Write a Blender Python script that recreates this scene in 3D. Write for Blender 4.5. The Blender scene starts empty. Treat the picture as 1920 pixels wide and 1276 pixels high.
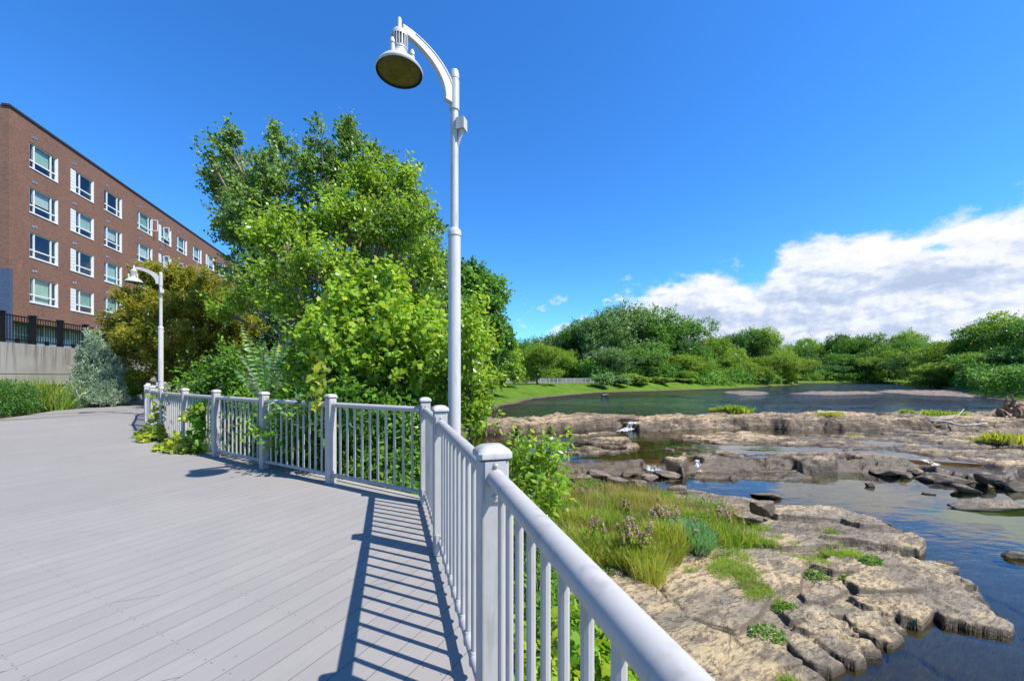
import bpy, math, random
import numpy as np
from math import radians, sin, cos, pi, atan2, hypot, sqrt
R = np.random.default_rng
sc = bpy.context.scene
COL = sc.collection

# ---------------------------------------------------------------- camera
F = 747.0                      # focal length in px of a 1920 px wide frame (14 mm lens)
CAMZ = 4.0                     # camera height over the lower river pool
DECK = 2.69                    # deck level
cd = bpy.data.cameras.new("camera"); cam = bpy.data.objects.new("camera", cd); COL.objects.link(cam)
cam.location = (0, 0, CAMZ); cam.rotation_euler = (radians(90), 0, 0)
cd.lens = 36 * F / 1920; cd.sensor_width = 36; cd.shift_y = 68 / 1920.0
cd.clip_start = 0.05; cd.clip_end = 5000
sc.camera = cam

# ---------------------------------------------------------------- light
SUN = np.array([0.914, -0.406, 1.36]); SUN /= np.linalg.norm(SUN)
SUN_EL = math.asin(SUN[2]); SUN_AZ = atan2(SUN[0], SUN[1])
sl = bpy.data.lights.new("sun", 'SUN'); sl.energy = 5.0; sl.angle = radians(0.53); sl.color = (1.0, 0.955, 0.88)
so = bpy.data.objects.new("sun", sl); COL.objects.link(so)
so.rotation_euler = (pi / 2 - SUN_EL, 0, pi - SUN_AZ)
sc.view_settings.view_transform = 'Standard'; sc.view_settings.look = 'None'
sc.view_settings.exposure = 0.85; sc.view_settings.gamma = 1.0
sc.view_settings.use_curve_mapping = False

class NT:
    """tiny node-tree helper"""
    def __init__(s, tree): s.t = tree; tree.nodes.clear()
    def n(s, typ, **kw):
        nd = s.t.nodes.new(typ)
        ins = kw.pop('i', {})
        for k, v in kw.items(): setattr(nd, k, v)
        for k, v in ins.items(): s.set(nd, k, v)
        return nd
    def set(s, nd, k, v):
        sock = nd.inputs[k]
        if isinstance(v, bpy.types.NodeSocket): s.t.links.new(v, sock)
        elif isinstance(v, bpy.types.Node): s.t.links.new(v.outputs[0], sock)
        else:
            if hasattr(sock.default_value, '__len__') and not hasattr(v, '__len__'): v = [v] * len(sock.default_value)
            if hasattr(v, '__len__') and hasattr(sock.default_value, '__len__') and len(v) == 3 and len(sock.default_value) == 4: v = (*v, 1)
            sock.default_value = v
    def m(s, op, a, b=0.0, c=0.0, clamp=False):
        nd = s.n('ShaderNodeMath', operation=op, use_clamp=clamp)
        s.set(nd, 0, a); s.set(nd, 1, b)
        if op in ('MULTIPLY_ADD', 'SMOOTH_MIN', 'COMPARE', 'WRAP'): s.set(nd, 2, c)
        return nd.outputs[0]
    def vm(s, op, a, b=(0, 0, 0)):
        nd = s.n('ShaderNodeVectorMath', operation=op); s.set(nd, 0, a)
        if op == 'SCALE': s.set(nd, 3, b)
        else: s.set(nd, 1, b)
        return nd.outputs['Value'] if op in ('LENGTH', 'DOT_PRODUCT') else nd.outputs[0]
    def mr(s, v, a, b, c=0.0, d=1.0, smooth=True):
        nd = s.n('ShaderNodeMapRange', interpolation_type='SMOOTHSTEP' if smooth else 'LINEAR')
        for k, x in enumerate((v, a, b, c, d)): s.set(nd, k, x)
        return nd.outputs[0]
    def mix(s, f, a, b, mode='MIX'):
        nd = s.n('ShaderNodeMix', data_type='RGBA', blend_type=mode)
        s.set(nd, 0, f); s.set(nd, 6, a); s.set(nd, 7, b)
        return nd.outputs[2]
    def noise(s, vec, scale, detail=4, rough=.55, dist=0.0):
        nd = s.n('ShaderNodeTexNoise'); s.set(nd, 'Vector', vec); s.set(nd, 'Scale', scale); s.set(nd, 'Detail', detail)
        s.set(nd, 'Roughness', rough); s.set(nd, 'Distortion', dist)
        return nd.outputs[0]
    def ramp(s, f, stops):
        nd = s.n('ShaderNodeValToRGB'); s.set(nd, 0, f); el = nd.color_ramp.elements
        while len(el) < len(stops): el.new(0.5)
        for e, (p, c) in zip(el, stops): e.position = p; e.color = (*c, 1) if len(c) == 3 else c
        return nd.outputs[0]
    def sep(s, v): return s.n('ShaderNodeSeparateXYZ', i={0: v}).outputs
    def comb(s, x=0.0, y=0.0, z=0.0): return s.n('ShaderNodeCombineXYZ', i={0: x, 1: y, 2: z}).outputs[0]
    def bump(s, h, strength=.3, dist=.02, nrm=None):
        nd = s.n('ShaderNodeBump'); s.set(nd, 'Height', h); s.set(nd, 'Strength', strength); s.set(nd, 'Distance', dist)
        if nrm is not None: s.set(nd, 'Normal', nrm)
        return nd.outputs[0]
    def out(s, sh, world=False):
        o = s.n('ShaderNodeOutputWorld' if world else 'ShaderNodeOutputMaterial'); s.set(o, 0, sh)

# ---------------------------------------------------------------- sky
world = bpy.data.worlds.new("World"); sc.world = world; world.use_nodes = True
w = NT(world.node_tree)
sky = w.n('ShaderNodeTexSky', sky_type='NISHITA', sun_disc=False, sun_elevation=SUN_EL, sun_rotation=SUN_AZ,
          altitude=60.0, air_density=1.0, dust_density=0.25, ozone_density=2.5)
SKYK = 0.10
SKYT = (0.57, 1.05, 1.46)
d = w.n('ShaderNodeTexCoord').outputs['Generated']
dx, dy, dz = w.sep(d)[0:3]
az = w.m('ARCTAN2', dx, dy); el = w.m('ARCSINE', dz)
hs = w.n('ShaderNodeHueSaturation', i={'Hue': 0.5, 'Saturation': 1.22, 'Value': 1.0, 'Color': sky})
skyc = w.mix(1.0, hs.outputs[0], SKYT, 'MULTIPLY')
# cloud bank: its upper edge as elevation over azimuth
def azel(px, py):
    u = (px - 960) / F; v = (706 - py) / F; a = math.atan(u)
    return a, math.atan(v * cos(a))
edge = [(600, 690), (900, 672), (1010, 640), (1060, 606), (1120, 592), (1180, 560), (1270, 524), (1360, 512), (1430, 505), (1475, 455),
        (1600, 445), (1700, 418), (1790, 385), (1870, 365), (1960, 340), (2300, 200), (3500, 100)]
lo, hi = -0.6, 1.5
crv = w.n('ShaderNodeFloatCurve'); w.set(crv, 1, w.mr(az, lo, hi, 0, 1, False))
cm = crv.mapping.curves[0]
pts = [((azel(*e)[0] - lo) / (hi - lo), azel(*e)[1]) for e in edge]
pts = [(0, 0.0)] + [p for p in pts if 0 < p[0] < 1] + [(1, 0.35)]
while len(cm.points) < len(pts): cm.points.new(.5, .5)
for p, q in zip(cm.points, pts): p.location = q; p.handle_type = 'VECTOR'
crv.mapping.update()
cv = w.comb(az, w.m('MULTIPLY', el, 1.7), 0.0)
n1 = w.noise(cv, 5.0, 10, .60, .15)
n2 = w.noise(w.vm('ADD', cv, (3.1, 1.7, .4)), 17.0, 8, .62, .2)
edgev = w.m('ADD', w.m('SUBTRACT', crv.outputs[0], el), w.m('ADD', w.m('MULTIPLY', w.m('SUBTRACT', n1, .5), .20), w.m('MULTIPLY', w.m('SUBTRACT', n2, .5), .07)))
mask = w.mr(edgev, -0.008, 0.034)
hole = w.mr(w.noise(w.vm('ADD', cv, (7.7, 2.2, 0)), 4.2, 8, .62), .34, .42, 0.0, 1.0)
mask = w.m('MULTIPLY', mask, w.m('MAXIMUM', hole, w.mr(el, .26, .14)))
# little puffs
puffn = w.noise(w.vm('ADD', cv, (1.3, 9.2, 0)), 13.0, 8, .6)
puff = w.m('MULTIPLY', w.mr(puffn, .57, .68), w.m('MULTIPLY', w.mr(az, -.1, .12), w.m('MULTIPLY', w.mr(el, .30, .14), w.mr(edgev, -.16, -.03))))
mask = w.m('MAXIMUM', mask, w.m('MULTIPLY', puff, .85))
yfr = w.mr(dy, 0.0, 0.1)
mask = w.m('MULTIPLY', mask, yfr, clamp=True)
# cloud colour: sunlit billows (relief read towards the sun), grey-blue flat undersides
rel = w.m('SUBTRACT', n1, w.noise(w.vm('ADD', cv, (.020, .030, 0)), 5.0, 10, .60, .15))
rel2 = w.m('SUBTRACT', n2, w.noise(w.vm('ADD', cv, (3.108, 1.712, .4)), 17.0, 8, .62, .2))
sh1 = w.noise(w.comb(az, w.m('MULTIPLY', el, 4.0), 2.0), 2.6, 5, .5, .3)
shv = w.m('ADD', w.m('MULTIPLY', sh1, 1.12), w.m('ADD', w.m('MULTIPLY', rel, 1.6), w.m('MULTIPLY', rel2, .9)))
shv = w.m('ADD', shv, w.m('ADD', w.m('MULTIPLY', w.mr(edgev, .09, .0), .22), w.mr(el, .02, .22, .02, .19)))
ccol = w.ramp(shv, [(.42, (.50, .61, .80)), (.60, (.66, .75, .91)), (.74, (.88, .93, .99)), (.90, (1, 1, 1))])
ccol = w.mix(1.0, ccol, (5.6, 5.6, 5.75), 'MULTIPLY')
full = w.mix(mask, skyc, ccol)
bg = w.n('ShaderNodeBackground', i={0: full, 1: SKYK})
w.out(bg.outputs[0], True)

# ---------------------------------------------------------------- mesh helpers
class MB:
    def __init__(s): s.v = []; s.f = []; s.n = 0
    def add(s, v, f):
        v = np.asarray(v, float); s.v.append(v)
        s.f += [tuple(int(i) + s.n for i in q) for q in f]; s.n += len(v)
        return s
    def box(s, c, size, rz=0.0, top=None):
        x, y, z = (q / 2 for q in size); t = top or (1, 1)
        v = np.array([(-x, -y, -z), (x, -y, -z), (x, y, -z), (-x, y, -z), (-x * t[0], -y * t[1], z), (x * t[0], -y * t[1], z), (x * t[0], y * t[1], z), (-x * t[0], y * t[1], z)])
        a, b = cos(rz), sin(rz)
        v = np.stack([v[:, 0] * a - v[:, 1] * b, v[:, 0] * b + v[:, 1] * a, v[:, 2]], 1) + np.array(c)
        return s.add(v, [(0, 3, 2, 1), (4, 5, 6, 7), (0, 1, 5, 4), (1, 2, 6, 5), (2, 3, 7, 6), (3, 0, 4, 7)])
    def tube(s, pts, rad, seg=10, cap=True, flat=None):
        pts = np.asarray(pts, float); n = len(pts)
        rad = np.full(n, rad) if np.isscalar(rad) else np.asarray(rad, float)
        T = np.gradient(pts, axis=0); T /= np.linalg.norm(T, axis=1)[:, None] + 1e-9
        up = np.array([0, 0, 1.0]) if abs(T[0][2]) < .9 else np.array([1.0, 0, 0])
        V = []
        a = np.linspace(0, 2 * pi, seg, endpoint=False)
        for k in range(n):
            sd = np.cross(T[k], up); sd /= np.linalg.norm(sd) + 1e-9; u2 = np.cross(sd, T[k]); up = u2
            fx, fy = flat or (1, 1)
            V.append(pts[k] + rad[k] * (np.cos(a)[:, None] * sd * fx + np.sin(a)[:, None] * u2 * fy))
        Fc = []
        for k in range(n - 1):
            for j in range(seg):
                j2 = (j + 1) % seg
                Fc.append((k * seg + j, k * seg + j2, (k + 1) * seg + j2, (k + 1) * seg + j))
        if cap: Fc.append(tuple(range(seg))[::-1]); Fc.append(tuple((n - 1) * seg + j for j in range(seg)))
        return s.add(np.concatenate(V), Fc)
    def lathe(s, prof, c=(0, 0, 0), seg=32, cap=(True, True)):
        a = np.linspace(0, 2 * pi, seg, endpoint=False); V = []; n = len(prof)
        for r, z in prof: V.append(np.stack([c[0] + r * np.cos(a), c[1] + r * np.sin(a), np.full(seg, c[2] + z)], 1))
        Fc = [(k * seg + j, k * seg + (j + 1) % seg, (k + 1) * seg + (j + 1) % seg, (k + 1) * seg + j) for k in range(n - 1) for j in range(seg)]
        if cap[0]: Fc.append(tuple(range(seg))[::-1])
        if cap[1]: Fc.append(tuple((n - 1) * seg + j for j in range(seg)))
        return s.add(np.concatenate(V), Fc)
    def build(s, name, mat, parent=None, smooth=False, **tags):
        me = bpy.data.meshes.new(name); me.from_pydata(np.concatenate(s.v).tolist(), [], s.f); me.update()
        if smooth: me.shade_smooth() if smooth is True else me.shade_smooth()
        me.materials.append(mat)
        o = bpy.data.objects.new(name, me); COL.objects.link(o)
        if smooth == 'auto':
            try: me.set_sharp_from_angle(angle=radians(35))
            except Exception: pass
        if parent: o.parent = parent
        tag(o, **tags); return o

def tag(o, label=None, cat=None, group=None, kind=None):
    if label: o['label'] = label
    if cat: o['category'] = cat
    if group: o['group'] = group
    if kind: o['kind'] = kind
    return o
def empty(name, loc=(0, 0, 0), rz=0.0, label=None, cat=None, group=None):
    o = bpy.data.objects.new(name, None); COL.objects.link(o); o.location = loc; o.rotation_euler = (0, 0, rz)
    o.empty_display_size = .2
    return tag(o, label, cat, group)
def fastmesh(name, V, Fq, mat, parent=None, smooth=False, **tags):
    """V (n,3), Fq (m,k) all faces with the same corner count"""
    V = np.asarray(V, np.float32); Fq = np.asarray(Fq, np.int32); m, k = Fq.shape
    me = bpy.data.meshes.new(name)
    me.vertices.add(len(V)); me.vertices.foreach_set('co', V.ravel())
    me.loops.add(m * k); me.loops.foreach_set('vertex_index', Fq.ravel())
    me.polygons.add(m); me.polygons.foreach_set('loop_start', np.arange(m, dtype=np.int32) * k)
    me.polygons.foreach_set('loop_total', np.full(m, k, np.int32))
    if smooth: me.polygons.foreach_set('use_smooth', np.ones(m, bool))
    me.update(calc_edges=True); me.materials.append(mat)
    o = bpy.data.objects.new(name, me); COL.objects.link(o)
    if parent: o.parent = parent
    return tag(o, **tags)
def nrm(a): return a / (np.linalg.norm(a, axis=-1, keepdims=True) + 1e-9)
# leaf templates: along +x, width y, normal z
T_LEAF = (np.array([(0, 0, 0), (.45, .30, -.06), (1, 0, -.10), (.45, -.30, -.06)]), np.array([(0, 3, 2, 1)]))
T_CLUMP = (np.array([(0, .1, 0), (.35, .42, -.08), (1, .12, -.15), (.6, -.40, -.02)]), np.array([(0, 3, 2, 1)]))
_g = [(0, 0, 0), (-.05, .22, -.04), (.12, .50, -.12), (.38, .36, -.02), (.62, .52, -.12), (.72, .20, -.03), (1.05, 0, -.12),
      (.72, -.20, -.03), (.62, -.52, -.12), (.38, -.36, -.02), (.12, -.50, -.12), (-.05, -.22, -.04), (.40, 0, .03)]
T_VINE = (np.array(_g), np.array([(12, k, k + 1) for k in range(0, 11)] + [(12, 11, 0)])[:, ::-1])
T_OVAL = (np.array([(0, 0, 0), (.3, .24, -.05), (.7, .20, -.07), (1, 0, -.14), (.7, -.20, -.07), (.3, -.24, -.05), (.5, 0, .02)]),
          np.array([(6, 0, 1), (6, 1, 2), (6, 2, 3), (6, 3, 4), (6, 4, 5), (6, 5, 0)])[:, ::-1])
T_NEEDLE = (np.array([(0, .05, 0), (.0, -.05, 0), (.55, -.09, .02), (1, 0, 0), (.55, .09, .02)]), np.array([(0, 1, 2), (0, 2, 4), (4, 2, 3)]))
T_BLADE = (np.array([(0, .035, 0), (0, -.035, 0), (.4, -.03, .03), (.4, .03, .03), (.75, .02, -.02), (.75, -.02, -.02), (1, 0, -.14)]),
           np.array([(0, 1, 2), (0, 2, 3), (3, 2, 5), (3, 5, 4), (4, 5, 6)]))
def scatter(P, D, N, S, tpl):
    """stamp the template at points P along D with normal N and scale S -> V, F"""
    tv, tf = tpl; D = nrm(D); N = nrm(N - (N * D).sum(1, keepdims=True) * D); Sd = np.cross(N, D); S = np.asarray(S)[:, None, None]
    V = P[:, None, :] + S * (tv[None, :, 0:1] * D[:, None] + tv[None, :, 1:2] * Sd[:, None] + tv[None, :, 2:3] * N[:, None])
    Fx = tf[None] + (np.arange(len(P)) * len(tv))[:, None, None]
    return V.reshape(-1, 3), Fx.reshape(-1, tf.shape[1])

# value noise in numpy
def _h(ix, iy, s):
    n = (ix.astype(np.int64) * 374761393 + iy.astype(np.int64) * 668265263 + s * 974634777) & 0xffffffff
    n = ((n ^ (n >> 13)) * 1274126177) & 0xffffffff
    return ((n ^ (n >> 16)) & 0xffff) / 65535.0
def vn(x, y, s=0):
    ix = np.floor(x); iy = np.floor(y); fx = x - ix; fy = y - iy
    fx = fx * fx * (3 - 2 * fx); fy = fy * fy * (3 - 2 * fy)
    a = _h(ix, iy, s); b = _h(ix + 1, iy, s); c = _h(ix, iy + 1, s); e = _h(ix + 1, iy + 1, s)
    return (a + (b - a) * fx) * (1 - fy) + (c + (e - c) * fx) * fy
def fbm(x, y, s=0, o=4, g=.5):
    t = 0; a = 1; m = 0
    for k in range(o): t = t + a * vn(x, y, s + k * 17); m += a; a *= g; x = x * 2.03 + 5.1; y = y * 2.03 + 1.7
    return t / m
def worley(x, y, s=0):
    """anisotropic cells: returns F1, F2-F1, cell random, cell offset vector"""
    ix = np.floor(x); iy = np.floor(y)
    f1 = np.full(x.shape, 9.0); f2 = np.full(x.shape, 9.0); cr = np.zeros(x.shape); cx = np.zeros(x.shape); cy = np.zeros(x.shape)
    for i in (-1, 0, 1):
        for j in (-1, 0, 1):
            jx = ix + i; jy = iy + j; px = jx + .1 + .8 * _h(jx, jy, s); py = jy + .1 + .8 * _h(jx, jy, s + 7)
            dd = np.hypot(px - x, py - y); cl = dd < f1
            f2 = np.where(cl, f1, np.minimum(f2, dd)); cr = np.where(cl, _h(jx, jy, s + 13), cr)
            cx = np.where(cl, x - px, cx); cy = np.where(cl, y - py, cy); f1 = np.where(cl, dd, f1)
    return f1, f2 - f1, cr, cx, cy
def sdist(x, y, poly):
    """signed distance, positive inside the polygon"""
    P = np.asarray(poly, float); n = len(P); d2 = np.full(x.shape, 1e18); ins = np.zeros(x.shape, bool)
    for k in range(n):
        ax, ay = P[k]; bx, by = P[(k + 1) % n]; ex, ey = bx - ax, by - ay
        t = np.clip(((x - ax) * ex + (y - ay) * ey) / (ex * ex + ey * ey + 1e-12), 0, 1)
        d2 = np.minimum(d2, (x - ax - t * ex) ** 2 + (y - ay - t * ey) ** 2)
        if ay != by:
            c = ((ay > y) != (by > y)) & (x < (bx - ax) * (y - ay) / (by - ay) + ax); ins ^= c
    return np.where(ins, 1, -1) * np.sqrt(d2)
def sstep(x, a, b): t = np.clip((x - a) / (b - a), 0, 1); return t * t * (3 - 2 * t)
def G(px, py, z):
    """where the view ray of a photo pixel meets the level z"""
    Z = (CAMZ - z) * F / (py - 706.0); return ((px - 960) / F * Z, Z)
def V3(px, py, Z): return np.array([(px - 960) / F * Z, Z, CAMZ - (py - 706) / F * Z])

# ---------------------------------------------------------------- materials
def mat(name):
    m = bpy.data.materials.new(name); m.use_nodes = True; return m, NT(m.node_tree)
def pbsdf(t, col, rough=.5, spec=.5, metal=0.0, nrmv=None, **kw):
    b = t.n('ShaderNodeBsdfPrincipled'); t.set(b, 'Base Color', col); t.set(b, 'Roughness', rough); t.set(b, 'Metallic', metal)
    t.set(b, 'Specular IOR Level', spec)
    if nrmv is not None: t.set(b, 'Normal', nrmv)
    for k, v in kw.items(): t.set(b, k, v)
    return b.outputs[0]
def simple(name, col, rough=.6, spec=.4, var=.12, sc_=6.0, metal=0.0, bumps=.0):
    m, t = mat(name); P = t.n('ShaderNodeTexCoord').outputs['Object']
    n = t.noise(P, sc_, 5, .6); f = t.mr(n, .3, .7, 1 - var, 1 + var)
    c = t.mix(1.0, col, t.comb(f, f, f), 'MULTIPLY')
    nv = t.bump(t.noise(P, sc_ * 12, 3, .6), bumps, .01) if bumps else None
    t.out(pbsdf(t, c, rough, spec, metal, nv)); return m
def leafmat(name, cols, trans=.45, gloss=.35, rough=.45, var=.35, nsc=.6):
    m, t = mat(name)
    r = t.n('ShaderNodeNewGeometry').outputs['Random Per Island']
    k = len(cols); c = t.ramp(r, [(i / (k - 1), q) for i, q in enumerate(cols)])
    P = t.n('ShaderNodeTexCoord').outputs['Object']
    f = t.mr(t.noise(P, nsc, 3, .5), .3, .7, 1 - var, 1 + var)
    c = t.mix(1.0, c, t.comb(f, t.m('ADD', t.m('MULTIPLY', f, .8), .2), f), 'MULTIPLY')
    df = t.n('ShaderNodeBsdfDiffuse', i={0: c})
    tr = t.n('ShaderNodeBsdfTranslucent', i={0: t.mix(1.0, c, (1.5, 1.35, .5), 'MULTIPLY')})
    gl = t.n('ShaderNodeBsdfGlossy', i={0: (1, 1, 1), 1: rough})
    a = t.n('ShaderNodeMixShader', i={0: trans, 1: df.outputs[0], 2: tr.outputs[0]})
    fr = t.n('ShaderNodeFresnel', i={0: 1.45})
    b = t.n('ShaderNodeMixShader', i={0: t.m('MULTIPLY', fr, gloss), 1: a.outputs[0], 2: gl.outputs[0]})
    t.out(b.outputs[0]); return m
M = {}
# painted metal of the railings and lamps, with faint weathering
def paint(name, col):
    m, t = mat(name); P = t.n('ShaderNodeTexCoord').outputs['Object']
    n = t.noise(P, 9, 5, .6); n2 = t.noise(P, 60, 4, .7); n3 = t.noise(t.vm('MULTIPLY', P, (14, 14, 2)), 1.5, 4, .6)
    c = t.mix(t.mr(n, .35, .75, 0, .5), col, tuple(q * .84 for q in col))
    c = t.mix(t.mr(n3, .50, .72, 0, .6), c, (col[0] * .66, col[1] * .64, col[2] * .60))
    c = t.mix(t.mr(n2, .66, .78, 0, .45), c, (.20, .18, .16))
    t.out(pbsdf(t, c, t.mr(n, .3, .7, .38, .55), .45, 0, t.bump(n2, .08, .004))); return m
M['rail'] = paint('rail_paint', (.375, .36, .345))
M['lamp'] = paint('lamp_paint', (.42, .41, .405))
M['steel'] = simple('stainless_steel', (.55, .55, .55), .28, .5, .1, 20, .9)
M['black'] = simple('black_metal', (.006, .006, .008), .5, .3, .2)
M['dark'] = simple('dark_recess', (.012, .011, .010), .9, .1)
M['lens'] = simple('lamp_lens', (.22, .19, .035), .12, .8, .4, 7)
# deck
def deck_mat():
    m, t = mat('deck_boards'); P = t.n('ShaderNodeTexCoord').outputs['Object']; x, y, z = t.sep(P)[0:3]
    a = t.m('ADD', t.m('MULTIPLY', x, .896), t.m('MULTIPLY', y, -.444)); l = t.m('ADD', t.m('MULTIPLY', x, .444), t.m('MULTIPLY', y, .896))
    pitch = .148; ba = t.m('DIVIDE', a, pitch); bi = t.m('FLOOR', ba); fr = t.m('SUBTRACT', ba, bi)
    wn = t.n('ShaderNodeTexWhiteNoise', noise_dimensions='1D', i={'W': bi}).outputs['Value']
    # butt joints cut on the skew
    lj = t.m('ADD', t.m('DIVIDE', t.m('ADD', l, t.m('MULTIPLY', a, -1.1)), 4.8), t.m('MULTIPLY', wn, 7.0)); lf = t.m('FRACT', lj)
    joint = t.m('LESS_THAN', lf, .0011)
    sf = t.m('FRACT', t.m('DIVIDE', l, .41)); sd1 = t.m('MULTIPLY', t.m('SUBTRACT', sf, .5), .41)
    fa = t.m('MULTIPLY', t.m('SUBTRACT', t.m('ABSOLUTE', t.m('SUBTRACT', fr, .5)), .33), pitch)
    screw = t.m('LESS_THAN', t.m('SQRT', t.m('ADD', t.m('MULTIPLY', sd1, sd1), t.m('MULTIPLY', fa, fa))), .0042)
    n = t.noise(P, 2.2, 5, .6); g = t.noise(t.comb(t.m('MULTIPLY', a, 40), t.m('MULTIPLY', l, 2.2), 0), 1.0, 4, .6); fine = t.noise(P, 140, 3, .7); big = t.noise(P, .35, 4, .6, .6)
    c = t.mix(t.mr(n, .3, .7), (.232, .219, .203), (.250, .236, .218))
    c = t.mix(t.mr(g, .35, .7, 0, .35), c, (.198, .186, .175))
    c = t.mix(t.mr(wn, 0, 1, 0, .5, False), c, (.205, .19, .182))
    c = t.mix(t.mr(fine, .62, .75, 0, .3), c, (.13, .115, .105))
    c = t.mix(t.mr(big, .45, .65, 0, .45), c, (.270, .252, .232))
    c = t.mix(t.mr(t.noise(P, 26, 2, .5), .74, .77, 0, .6), c, (.10, .088, .075))
    c = t.mix(screw, c, (.10, .08, .07)); c = t.mix(joint, c, (.05, .045, .04))
    t.out(pbsdf(t, c, t.mr(fine, .3, .7, .5, .7), .32, 0, t.bump(t.m('ADD', fine, t.m('MULTIPLY', g, .6)), .25, .002))); return m
M['deck'] = deck_mat()
def rock_mat(name, tan, grey, dk, wet=0.0, waterz=None, sc_=1.0):
    m, t = mat(name); geo = t.n('ShaderNodeNewGeometry'); P = geo.outputs['Position']; z = t.sep(P)[2]
    nz = t.sep(geo.outputs['Normal'])[2]
    rot = t.n('ShaderNodeVectorRotate', rotation_type='Z_AXIS', i={'Vector': P, 'Angle': -.51}).outputs[0]
    n = t.noise(rot, .55 * sc_, 7, .62, .5); n1 = t.noise(t.vm('MULTIPLY', rot, (1.0, 2.6, 2)), 1.6 * sc_, 6, .66, .3)
    n2 = t.noise(t.vm('MULTIPLY', rot, (1, 3.0, 3)), 6 * sc_, 6, .7); n3 = t.noise(P, 38 * sc_, 4, .75)
    band = t.noise(t.vm('MULTIPLY', P, (.8, .8, 30.0)), .8, 3, .6)
    c = t.mix(t.mr(n, .42, .54), tan, grey)
    c = t.mix(t.mr(n1, .50, .62, 0, .75), c, dk)
    c = t.mix(t.mr(n1, .46, .34, 0, .45), c, tuple(min(q * 1.35, .8) for q in tan))
    c = t.mix(t.mr(n2, .48, .62, 0, .75), c, tuple(q * .55 for q in dk))
    v_ = t.n('ShaderNodeTexVoronoi', feature='DISTANCE_TO_EDGE', i={'Vector': t.vm('ADD', t.vm('MULTIPLY', rot, (.45, 1.9, .5)), t.vm('SCALE', t.n('ShaderNodeTexNoise', i={'Vector': P, 'Scale': 1.4, 'Detail': 5.0}).outputs[1], 1.1)), 'Scale': 1.3 * sc_}).outputs[0]
    ck = t.m('MULTIPLY', t.mr(v_, .0, .012, 1, 0), t.mr(t.noise(P, .9, 3, .5), .45, .55)); c = t.mix(t.m('MULTIPLY', ck, .85), c, (.02, .015, .01))
    c = t.mix(t.mr(n3, .50, .72, 0, .55), c, tuple(q * .45 for q in dk))
    lich = t.mr(t.noise(P, 3.2, 5, .7), .60, .68, 0, .4)
    c = t.mix(lich, c, (.20, .19, .16))
    st = t.mr(nz, .95, .70)  # steep faces coloured darker, painting shadow lines along the bed edges
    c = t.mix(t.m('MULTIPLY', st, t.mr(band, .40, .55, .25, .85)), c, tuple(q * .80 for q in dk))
    rough = .85
    if wet:
        wz = t.mr(t.m('ADD', z, t.m('MULTIPLY', n2, -.08)), waterz - .02, waterz + .07, 1, 0)
        c = t.mix(t.m('MULTIPLY', wz, wet), c, (.040, .026, .012)); rough = t.mr(wz, 0, 1, .85, .4)
    h = t.m('ADD', t.m('MULTIPLY', n2, 1.0), t.m('ADD', t.m('MULTIPLY', n3, .35), t.m('MULTIPLY', n1, .6)))
    t.out(pbsdf(t, c, rough, .3, 0, t.bump(h, .9, .045))); return m
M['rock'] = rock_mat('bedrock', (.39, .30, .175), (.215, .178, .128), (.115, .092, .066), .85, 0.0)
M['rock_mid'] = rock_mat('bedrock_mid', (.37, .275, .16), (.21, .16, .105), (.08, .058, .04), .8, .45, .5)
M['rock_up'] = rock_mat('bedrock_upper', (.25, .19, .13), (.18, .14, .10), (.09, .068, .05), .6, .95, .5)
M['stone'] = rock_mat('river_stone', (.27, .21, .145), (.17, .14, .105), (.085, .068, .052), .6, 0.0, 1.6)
def bed_mat():
    m, t = mat('river_bed'); P = t.n('ShaderNodeNewGeometry').outputs['Position']
    n = t.noise(t.vm('MULTIPLY', P, (1, 2, 1)), .9, 6, .6, .6); v = t.noise(t.vm('MULTIPLY', P, (.5, 1.6, 1)), 2.6, 5, .6)
    c = t.ramp(n, [(.32, (.010, .014, .005)), (.48, (.030, .034, .010)), (.62, (.065, .058, .018)), (.75, (.12, .09, .03))])
    c = t.mix(t.mr(v, .5, .66, 0, .8), c, (.03, .028, .014))
    t.out(pbsdf(t, c, .9, .1)); return m
M['bed'] = bed_mat()
def ground_mat():
    m, t = mat('ground'); P = t.n('ShaderNodeNewGeometry').outputs['Position']
    n = t.noise(P, .5, 6, .6); n2 = t.noise(P, 8, 5, .7)
    c = t.ramp(n, [(.3, (.050, .095, .008)), (.5, (.075, .14, .012)), (.7, (.11, .155, .02))])
    c = t.mix(t.mr(n2, .5, .7, 0, .55), c, (.035, .06, .008))
    z = t.sep(P)[2]
    c = t.mix(t.m('MULTIPLY', t.mr(z, 1.20, 1.0), t.mr(z, .5, .9)), c, (.10, .08, .05))
    t.out(pbsdf(t, c, .95, .1, 0, t.bump(n2, .8, .08))); return m
M['ground'] = ground_mat()
M['soil'] = simple('soil', (.07, .055, .035), .95, .1, .4, 2.0, 0, .6)
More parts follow.
